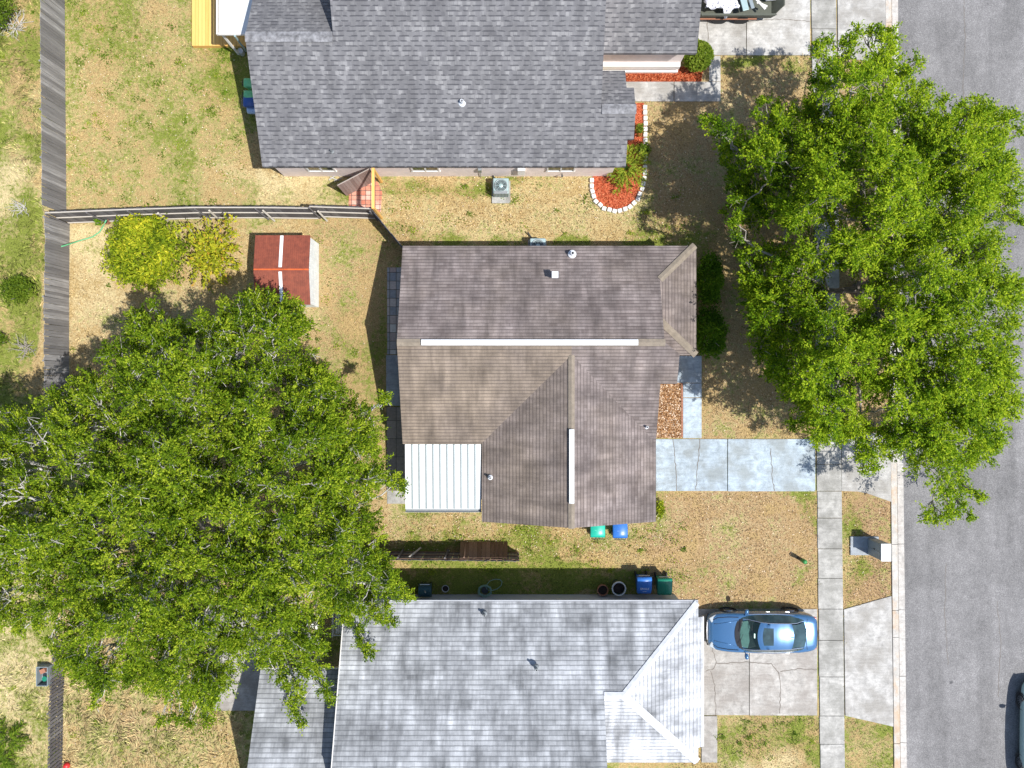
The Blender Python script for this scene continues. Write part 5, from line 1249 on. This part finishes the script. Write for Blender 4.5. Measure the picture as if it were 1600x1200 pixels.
fs = [(i, i + 1, n + 2 + i, n + 1 + i) for i in range(n)] + [tuple(range(n + 1))[::-1], tuple(range(n + 1, 2 * n + 2))]
m.add(vs, fs); m.box(c + Vector((0, 0, .69)), (.60, .60, .10)); m.build('lid', M['grill'], gr, bevel=.015)
m = MB(); m.tube([c + Vector((-.22, .30, .84)), c + Vector((.22, .30, .84))], .018, 8); m.build('handle', M['chrome'], gr)
m = MB(); m.box(c + Vector((.03, .02, .99)), (.05, .14, .02), rz=.35); m.build('gauge', M['chrome'], gr)
# hose coil
hs = thing('garden_hose', 'coiled green hose with a big loose loop on the shaded grass', 'hose', W(760, 918))
pts = []
for i in range(90):
    a = i * .30; r = .24 + .035 * math.sin(i * 1.7) + .0006 * i; c0 = W(758, 919); pts.append(c0 + Vector((math.cos(a) * r * 1.05, math.sin(a) * r * .9, .40 + .0012 * i + .02 * math.sin(i * .9))))
m = MB(); m.tube(pts, .02, 6)
lp = [pts[-1], W(761, 921, .45), W(761, 913, .35), W(765, 908, .2), W(773, 905, .1), W(781, 905.5, .04), W(784.5, 909, .03), W(783, 915, .03), W(777, 920, .04), W(770, 922.5, .1), W(763, 922, .3)]
m.tube(lp, .02, 6); m.build('coil', M['hose'], hs, smooth=True)
m = MB(); m.lathe(W(758, 919, .0), [(.10, .1), (.10, .36), (.16, .37), (.16, .39), (.08, .40)], 20); m.build('reel', M['dark_metal'], hs)
# white slatted bench by the left end of house C
wb = thing('garden_bench', 'white slatted garden bench between the tree and the pale-roofed house', 'bench', W(535, 968))
a, b = W(524, 952, .45), W(541, 990, .45)
m = MB()
for i in range(5): x = a.x + (b.x - a.x) * (i + .5) / 5; m.box((x, (a.y+b.y)/2, .45), ((b.x-a.x)/5 - .02, a.y-b.y, .03))
m.build('seat', M['trim'], wb)
m = MB(); m.box((a.x - .02, (a.y+b.y)/2, .8), (.03, a.y-b.y, .35)); m.build('backrest', M['trim'], wb)
for (x, y) in ((a.x + .03, a.y - .05), (b.x - .03, a.y - .05), (a.x + .03, b.y + .05), (b.x - .03, b.y + .05)):
    m = MB(); m.box((x, y, .22), (.05, .05, .43)); m.build('leg', M['trim'], wb)
m = MB(); m.box(((a.x+b.x)/2, b.y - .02, .62), (b.x-a.x + .06, .04, .06)); m.build('armrest', M['trim'], wb)
for i, (px, py) in enumerate(((493, 973), (500, 974))):
    m = MB(); c = W(px, py); m.lathe(c, [(.09, 0), (.12, .5), (.115, .52), (.0, .52)], 14); tag(m.build('bucket', M['trim']), ('left' if i == 0 else 'right') + ' one of two small white buckets showing through the edge of the big tree', 'bucket', 'white buckets by the tree edge')
m = MB(); c = W(607, 908); m.box(c + Vector((0, 0, .25)), (.25, .5, .5), rz=.2); tag(m.build('storage_tote', M['ac_metal'], bevel=.02), 'pale grey tote half hidden by tree leaves near the wall', 'tote')

# crate + red ball at bottom left, hose at the fence corner
ct = thing('plastic_crate', 'blue-grey crate of odds and ends outside the low picket fence', 'crate', W(74, 1052))
a, b = W(66, 1037, 0), W(83, 1066, 0); cx, cy = (a.x+b.x)/2, (a.y+b.y)/2; wx, wy = b.x-a.x, a.y-b.y
m = MB()
m.box((cx - wx/2, cy, .22), (.03, wy, .44)); m.box((cx + wx/2, cy, .22), (.03, wy, .44)); m.box((cx, cy - wy/2, .22), (wx - .03, .03, .44)); m.box((cx, cy + wy/2, .22), (wx - .03, .03, .44)); m.box((cx, cy, .05), (wx - .04, wy - .04, .03))
m.build('body', M['cabinet'], ct)
m = MB(); m.box((cx - .05, cy + .2, .22), (.25, .2, .2), rz=.4); m.build('brick', M['terracotta'], ct)
m = MB(); m.lathe((cx + .05, cy - .15, .08), [(.1, 0), (.12, .25), (.0, .26)], 12); m.build('green_can', M['bin_green'], ct)
m = MB(); c = W(107, 1194)
n = 10; m.lathe(c + Vector((0, 0, .15)), [(max(.002, .15 * math.sin(math.pi * i / n)), -.15 * math.cos(math.pi * i / n)) for i in range(n + 1)], 20); tag(m.build('ball', M['red'], smooth=True), 'red ball at the bottom edge beside the low picket fence', 'ball')
gh = MB(); gh.tube([W(96, 385, 1.2), W(110, 381, .5), W(128, 375, .06), W(145, 370, .05), W(156, 362, .05), W(162, 352, .1), W(166, 344, .5)], .03, 6)
tag(gh.build('garden_hose', M['hose_bright'], smooth=True), 'bright green hose trailing from the fence corner', 'hose')
pot(170, 348, .13, .3, M['terracotta'], 'small red-brown pot at the foot of the railed fence, by the green hose')
shrub('weed', 'dark green weed growing at the railed fence beside the red-brown pot', 161, 346, .22, .28, .6, 360, M['leaf_hedge'], .05, .7, 31, .2, cat='plant', lump=.5, stems=3)

# ------------------------------------------------------------------ trailer with junk at the top
tr = thing('utility_trailer', 'dark olive utility trailer standing on the pale driveway at the top edge', 'trailer', W(1150, 10))
x0, x1 = 8.55, 11.9; yS, yN = 16.82, 18.6; zb, ztp = .55, 1.02
m = MB()
m.box(((x0+x1)/2, (yS+yN)/2, zb), (x1-x0, yN-yS, .08))
m.add([(x0, yS, zb), (x1, yS, zb), (x1 + .1, yS - .1, ztp), (x0, yS - .1, ztp), (x0, yS + .04, zb), (x1, yS + .04, zb), (x1 + .1, yS - .05, ztp), (x0, yS - .05, ztp)], [(0,1,2,3),(4,7,6,5),(3,2,6,7),(0,4,5,1),(0,3,7,4),(1,5,6,2)])
m.box(((x0+x1)/2 + .03, yS - .09, ztp), (x1-x0, .09, .07)); m.box((x0 + 1.6, yN + .05, .85), (x1-x0, .06, .5))
m.add([(x1, yS, zb), (x1, yN, zb), (x1 + .42, yN, ztp), (x1 + .42, yS + .35, ztp), (x1 + .03, yS, zb), (x1 + .03, yN, zb), (x1 + .47, yN, ztp), (x1 + .47, yS + .35, ztp)], [(0,1,2,3),(4,7,6,5),(2,6,7,3),(0,3,7,4),(1,5,6,2)])
m.build('bed', M['olive'], tr)
for xx in (9.6, 10.6):
    m = MB(); m.lathe((xx, yS + .06, .32), [(.1, -.1), (.32, -.1), (.32, .1), (.1, .1)], 20, ax=Matrix.Rotation(math.pi/2, 3, 'X')); m.build('wheel', M['rubber'], tr)
m = MB(); m.box((9.9, yS - .03, .5), (2.7, .06, .05)); m.build('frame_rail', M['terracotta'], tr)
rng = np.random.default_rng(3); n = 18; vs = []; fs = []
for i in range(n + 1):
    for j in range(n + 1):
        u, v = i / n, j / n; z = 1.15 + .35 * math.sin(u * math.pi) * math.sin(v * math.pi) + .12 * math.sin(u * 23 + v * 9) * math.sin(v * 17 + u * 4)
        x = 8.7 + 1.5 * u + .06 * math.sin(v * 14); y = 16.95 + 1.3 * v + .05 * math.sin(u * 16)
        if v < .25 and .55 < u < .85: z -= (.25 - v) * 1.8 * math.sin((u - .55) / .3 * math.pi); y -= (.25 - v) * .9 * math.sin((u - .55) / .3 * math.pi)
        vs.append((x, y, z))
for i in range(n):
    for j in range(n): fs.append((i*(n+1)+j, (i+1)*(n+1)+j, (i+1)*(n+1)+j+1, i*(n+1)+j+1))
m = MB(); m.add(vs, fs); o = m.build('printed_cloth', M['fabric'], smooth=True); tag(o, 'crumpled black and white printed cloth piled in the olive trailer', 'cloth'); sol = o.modifiers.new('t', 'SOLIDIFY'); sol.thickness = .03
m = MB(); m.box((10.45, 17.3, 1.15), (.28, .9, .06), rz=.25); tag(m.build('foam_board', M['ac_metal'], bevel=.01), 'wide grey-green board lying across the trailer load, next to the cloth', 'board')
m = MB(); m.box((10.72, 17.35, 1.2), (.16, .9, .08), rz=.3); tag(m.build('foam_board', M['cabinet'], bevel=.01), 'narrower grey-blue board lying across the trailer load', 'board')
m = MB(); m.box((11.1, 17.3, 1.12), (.1, 1.0, .05), rz=.75); m.box((11.3, 17.15, 1.1), (.5, .09, .04), rz=-.4); tag(m.build('scrap_lumber', M['trim']), 'white lengths of trim lying in the trailer', 'lumber')
m = MB(); m.box((11.8, 17.7, .95), (.5, .4, .45), rz=.1); tag(m.build('cardboard_box', M['fabric'], bevel=.03), 'patterned box at the street end of the trailer', 'box')

# ------------------------------------------------------------------ cars
def lerp_tab(tab, x):
    for (a, b) in zip(tab[:-1], tab[1:]):
        if x <= b[0]:
            t = (x - a[0]) / (b[0] - a[0]); t = t * t * (3 - 2 * t) if False else t; return a[1] + (b[1] - a[1]) * t
    return tab[-1][1]
def car(label, paint, loc, rz, detail=True):
    r = thing('parked_car', label, 'car', (0, 0, 0))
    # local: front at -x, length 4.88
    HWt = [(-2.44, .56), (-2.38, .70), (-2.2, .81), (-1.9, .875), (-1.4, .905), (-.5, .92), (.8, .92), (1.6, .895), (2.05, .84), (2.3, .76), (2.40, .66), (2.44, .52)]
    BELT = [(-2.44, .60), (-2.3, .70), (-1.9, .80), (-1.2, .90), (-.5, .95), (.8, .97), (1.8, 1.0), (2.3, .98), (2.44, .90)]
    TOP = [(-2.44, .64), (-2.35, .735), (-2.0, .84), (-1.5, .93), (-1.0, .99), (-.7, 1.02), (.8, 1.05), (1.7, 1.09), (2.2, 1.08), (2.38, 1.04), (2.44, .95)]
    LOW = [(-2.44, .30), (-2.2, .22), (2.2, .24), (2.44, .34)]
    m = MB(); st = [-2.44, -2.41, -2.36, -2.28, -2.15, -2.0, -1.8, -1.6, -1.4, -1.2, -1.0, -.8, -.5, -.2, .2, .6, 1.0, 1.3, 1.6, 1.8, 2.0, 2.15, 2.27, 2.35, 2.41, 2.44]
    rows = []
    for x in st:
        w_ = lerp_tab(HWt, x); zb = lerp_tab(BELT, x); zt = lerp_tab(TOP, x); zl = lerp_tab(LOW, x)
        half = [(w_ * .93, zl), (w_ * .985, zl + .08), (w_, zl + (zb - zl) * .5), (w_ * .985, zb - .06), (w_ * .955, zb), (w_ * .86, zb + (zt - zb) * .62), (w_ * .60, zt - .012), (w_ * .32, zt + .004), (0, zt + .012)]
        row = [(x, y, z) for y, z in half] + [(x, -y, z) for y, z in half[:-1][::-1]]
        rows.append(row)
    k = len(rows[0]); vs = [p for row in rows for p in row]; fs = []
    for i in range(len(rows) - 1):
        for j in range(k - 1): fs.append((i*k+j, i*k+j+1, (i+1)*k+j+1, (i+1)*k+j))
        fs.append((i*k+k-1, i*k, (i+1)*k, (i+1)*k+k-1))
    fs.append(tuple(range(k))[::-1]); fs.append(tuple((len(rows)-1)*k + i for i in range(k)))
    m.add(vs, fs); o = m.build('body', paint, r, smooth=True)
    # greenhouse profile
    ZT = [(-1.25, 1.0), (-1.0, 1.10), (-.62, 1.28), (-.38, 1.375), (-.15, 1.41), (.5, 1.445), (.9, 1.44), (1.2, 1.405), (1.45, 1.33), (1.7, 1.20), (1.95, 1.09)]
    WT = [(-1.25, .66), (-1.0, .68), (-.62, .64), (-.38, .60), (.5, .575), (1.2, .56), (1.45, .55), (1.7, .58), (1.95, .62)]
    WB = [(-1.25, .76), (-.85, .845), (-.35, .87), (.5, .88), (1.2, .85), (1.7, .79), (1.95, .72)]
    def cs(x, v):
        zt = lerp_tab(ZT, x); wt = lerp_tab(WT, x)
        return (x + .16 * abs(v) ** 2 * (1 if x < 0 else -.6) * (1 if x < -.0 or x > 1.1 else 0), wt * v, zt - .05 * v * v)
    def grid(xs, vs_, lift=0):
        m = MB(); V = []
        for x in xs:
            for v in vs_: p = cs(x, v); V.append((p[0], p[1], p[2] + lift))
        a = len(vs_); Fc = [(i*a+j, i*a+j+1, (i+1)*a+j+1, (i+1)*a+j)[::-1] for i in range(len(xs)-1) for j in range(a-1)]
        m.add(V, Fc); return m
    lin = lambda a, b, n: [a + (b - a) * i / n for i in range(n + 1)]
    vv = lin(-1, 1, 12)
    grid(lin(-1.17, -.42, 8), lin(-.95, .95, 12), .012).build('windshield', M['clearglass'], r, smooth=True)
    m = MB(); m.slab([(-1.02, -.56, 1.035), (-.76, -.62, 1.06), (-.68, -.3, 1.06), (-.72, .05, 1.06), (-.66, .3, 1.06), (-.76, .62, 1.06), (-1.02, .56, 1.035), (-1.12, 0, 1.035)], .03); m.build('dashboard', M['dash'], r)
    m = MB(); m.box((.30, 0, 1.035), (2.1, 1.25, .04)); m.build('cabin', M['cabin'], r)
    for yy in (-.34, .34):
        m = MB(); m.box((-.14, yy, 1.12), (.2, .42, .16)); m.box((-.04, yy, 1.24), (.10, .24, .14)); m.build('seat', M['seatcloth'], r, bevel=.03)
    m = MB(); m.lathe((-.58, .34, 1.13), [(.15, -.012), (.17, -.012), (.17, .012), (.15, .012)], 16, ax=Matrix.Rotation(1.2, 3, 'Y'), cap=False); m.build('steering_wheel', M['black_plastic'], r)
    m = MB(); m.box((-.52, 0, 1.24), (.05, .2, .06)); m.build('rear_view_mirror', M['chrome'], r)
    grid(lin(1.20, 1.86, 6), lin(-.93, .93, 12), .012).build('rear_window', M['carglass'], r, smooth=True)
    grid(lin(-.42, 1.20, 14), vv, .012).build('roof', paint, r, smooth=True)
    m = MB(); m.v = []; g = grid(lin(-.20, .28, 5), lin(-.66, .66, 8), .021); g.build('sunroof', M['carglass'], r, smooth=True)
    # pillars / under-structure in dark
    xs = lin(-1.22, 1.95, 26)
    for s in (-1, 1):
        V = []
        for x in xs:
            p = cs(x, s); wb = lerp_tab(WB, x) * s; zb = lerp_tab(BELT, x) - .01
            V += [p, (x, wb, min(zb, p[2]))]
        Fc = [(2*i, 2*i+1, 2*i+3, 2*i+2) for i in range(len(xs)-1)]
        m = MB(); m.add(V, Fc if s < 0 else [f[::-1] for f in Fc]); m.build('side_window', M['carglass'], r, smooth=True)
        line = [Vector(cs(x, s)) + Vector((0, s * .01, -.01)) for x in lin(-1.12, 1.8, 18)]; m = MB(); m.tube(line, .018, 5); m.build('window_trim', M['chrome'], r)
        line = [(x, (lerp_tab(WB, x) + .012) * s, lerp_tab(BELT, x) + .0) for x in lin(-.85, 1.75, 16)]; m = MB(); m.tube(line, .014, 5); m.build('window_trim', M['chrome'], r)
    m = grid(lin(-1.33, -1.12, 4), vv, .018); m.build('cowl', M['black_plastic'], r, smooth=True)
    m = MB(); # wipers
    for y in (-.45, .12): m.tube([(-1.16, y, 1.085), (-1.0, y + .5, 1.15)], .010, 4)
    m.build('wiper', M['black_plastic'], r)
    # hood creases
    for s in (-1, 1):
        m = MB(); m.tube([(-2.2, s * .38, lerp_tab(TOP, -2.2) - .002), (-1.7, s * .47, lerp_tab(TOP, -1.7) - .004), (-1.15, s * .60, lerp_tab(TOP, -1.15) - .014)], .022, 5); m.build('hood_crease', paint, r, smooth=True)
        m = MB(); m.tube([(-2.25, s * .56, .765), (-2.05, s * .68, .825), (-1.6, s * .735, .915), (-1.15, s * .745, .975)], .012, 4); m.build('hood_gap', M['black_plastic'], r)
        m = MB(); m.box((-2.22, s * .62, .69), (.36, .24, .12), rz=s * .5); m.build('headlight', M['lamp_clear'], r, bevel=.03)
        m = MB(); m.box((2.27, s * .60, .86), (.22, .30, .13), rz=-s * .35); m.build('taillight', M['lamp_red'], r, bevel=.03)
        m = MB(); m.tube([(-.86, s * .82, .98), (-.82, s * .99, 1.0)], .025, 5); m.lathe((-.80, s * 1.01, 1.02), [(.03, -.13), (.08, -.10), (.10, 0), (.08, .10), (.03, .13)], 10, ax=Matrix.Rotation(math.pi/2 + s * .25, 3, 'X')); m.build('mirror', paint, r, smooth=True)
        for xx in (.12, 1.0): m = MB(); m.tube([(xx, s * .915, .80), (xx + .05, s * .945, .805), (xx + .18, s * .945, .805), (xx + .22, s * .912, .80)], .016, 6); m.build('door_handle', M['chrome'], r)
        for xx in (-1.45, 1.40):
            ax = Matrix.Rotation(math.pi/2, 3, 'X'); m = MB(); m.lathe((xx, s * .795, .335), [(.20, -.10), (.31, -.10), (.335, -.07), (.335, .07), (.31, .10), (.20, .10)], 28, ax=ax); ty = m.build('wheel', M['rubber'], r, smooth=False)
            m = MB(); m.lathe((xx, s * .895, .335), [(.215, -.03), (.225, .0), (.20, .005)], 28, ax=ax, cap=False)
            for q in range(10): a = q * math.pi / 5; m.box((xx + math.cos(a) * .11, s * .890, .335 + math.sin(a) * .11), (.19, .02, .03), rot=Matrix.Rotation(-a, 3, 'Y'))
            m.lathe((xx, s * .895, .335), [(.05, -.01), (.05, .01)], 12, ax=ax); m.build('rim', M['rim'], ty)
            m = MB(); m.lathe((xx, s * .885, .35), [(.385, -.035), (.40, .012), (.385, .025), (.34, .0)], 28, ax=ax, cap=False); m.build('wheel_arch', M['black_plastic'], r)
    m = MB(); m.tube([(-2.35, -.62, .50), (-2.455, -.4, .55), (-2.475, 0, .56), (-2.455, .4, .55), (-2.35, .62, .50)], [.03] * 5, 6); m.build('grille', M['chrome'], r)
    m = MB(); m.tube([(-2.36, -.72, .32), (-2.46, -.4, .33), (-2.48, 0, .33), (-2.46, .4, .33), (-2.36, .72, .32)], [.05] * 5, 6); m.build('bumper', M['black_plastic'], r)
    m = MB(); m.tube([(1.93, -.70, 1.055), (1.88, -.4, 1.10), (1.86, 0, 1.115), (1.88, .4, 1.10), (1.93, .70, 1.055)], .008, 4); m.tube([(2.36, -.62, 1.0), (2.41, 0, 1.035), (2.36, .62, 1.0)], .012, 4); m.build('boot_gap', M['black_plastic'], r)
    m = MB(); m.add([(1.02, -.02, 1.43), (1.02, .02, 1.43), (1.2, .02, 1.40), (1.2, -.02, 1.40), (1.16, 0, 1.49)], [(0, 1, 4), (1, 2, 4), (2, 3, 4), (3, 0, 4)]); m.build('roof_fin', M['black_plastic'], r)
    r.location = loc; r.rotation_euler = (0, 0, rz); return r
car('blue sedan with a sunroof parked on the driveway of the pale-roofed house', M['blue_paint'], (11.42, -11.32, .035), R(0))
car('pale green car standing in the road at the right edge', M['green_paint'], (24.45, -16.15, -.10), R(-90.6))
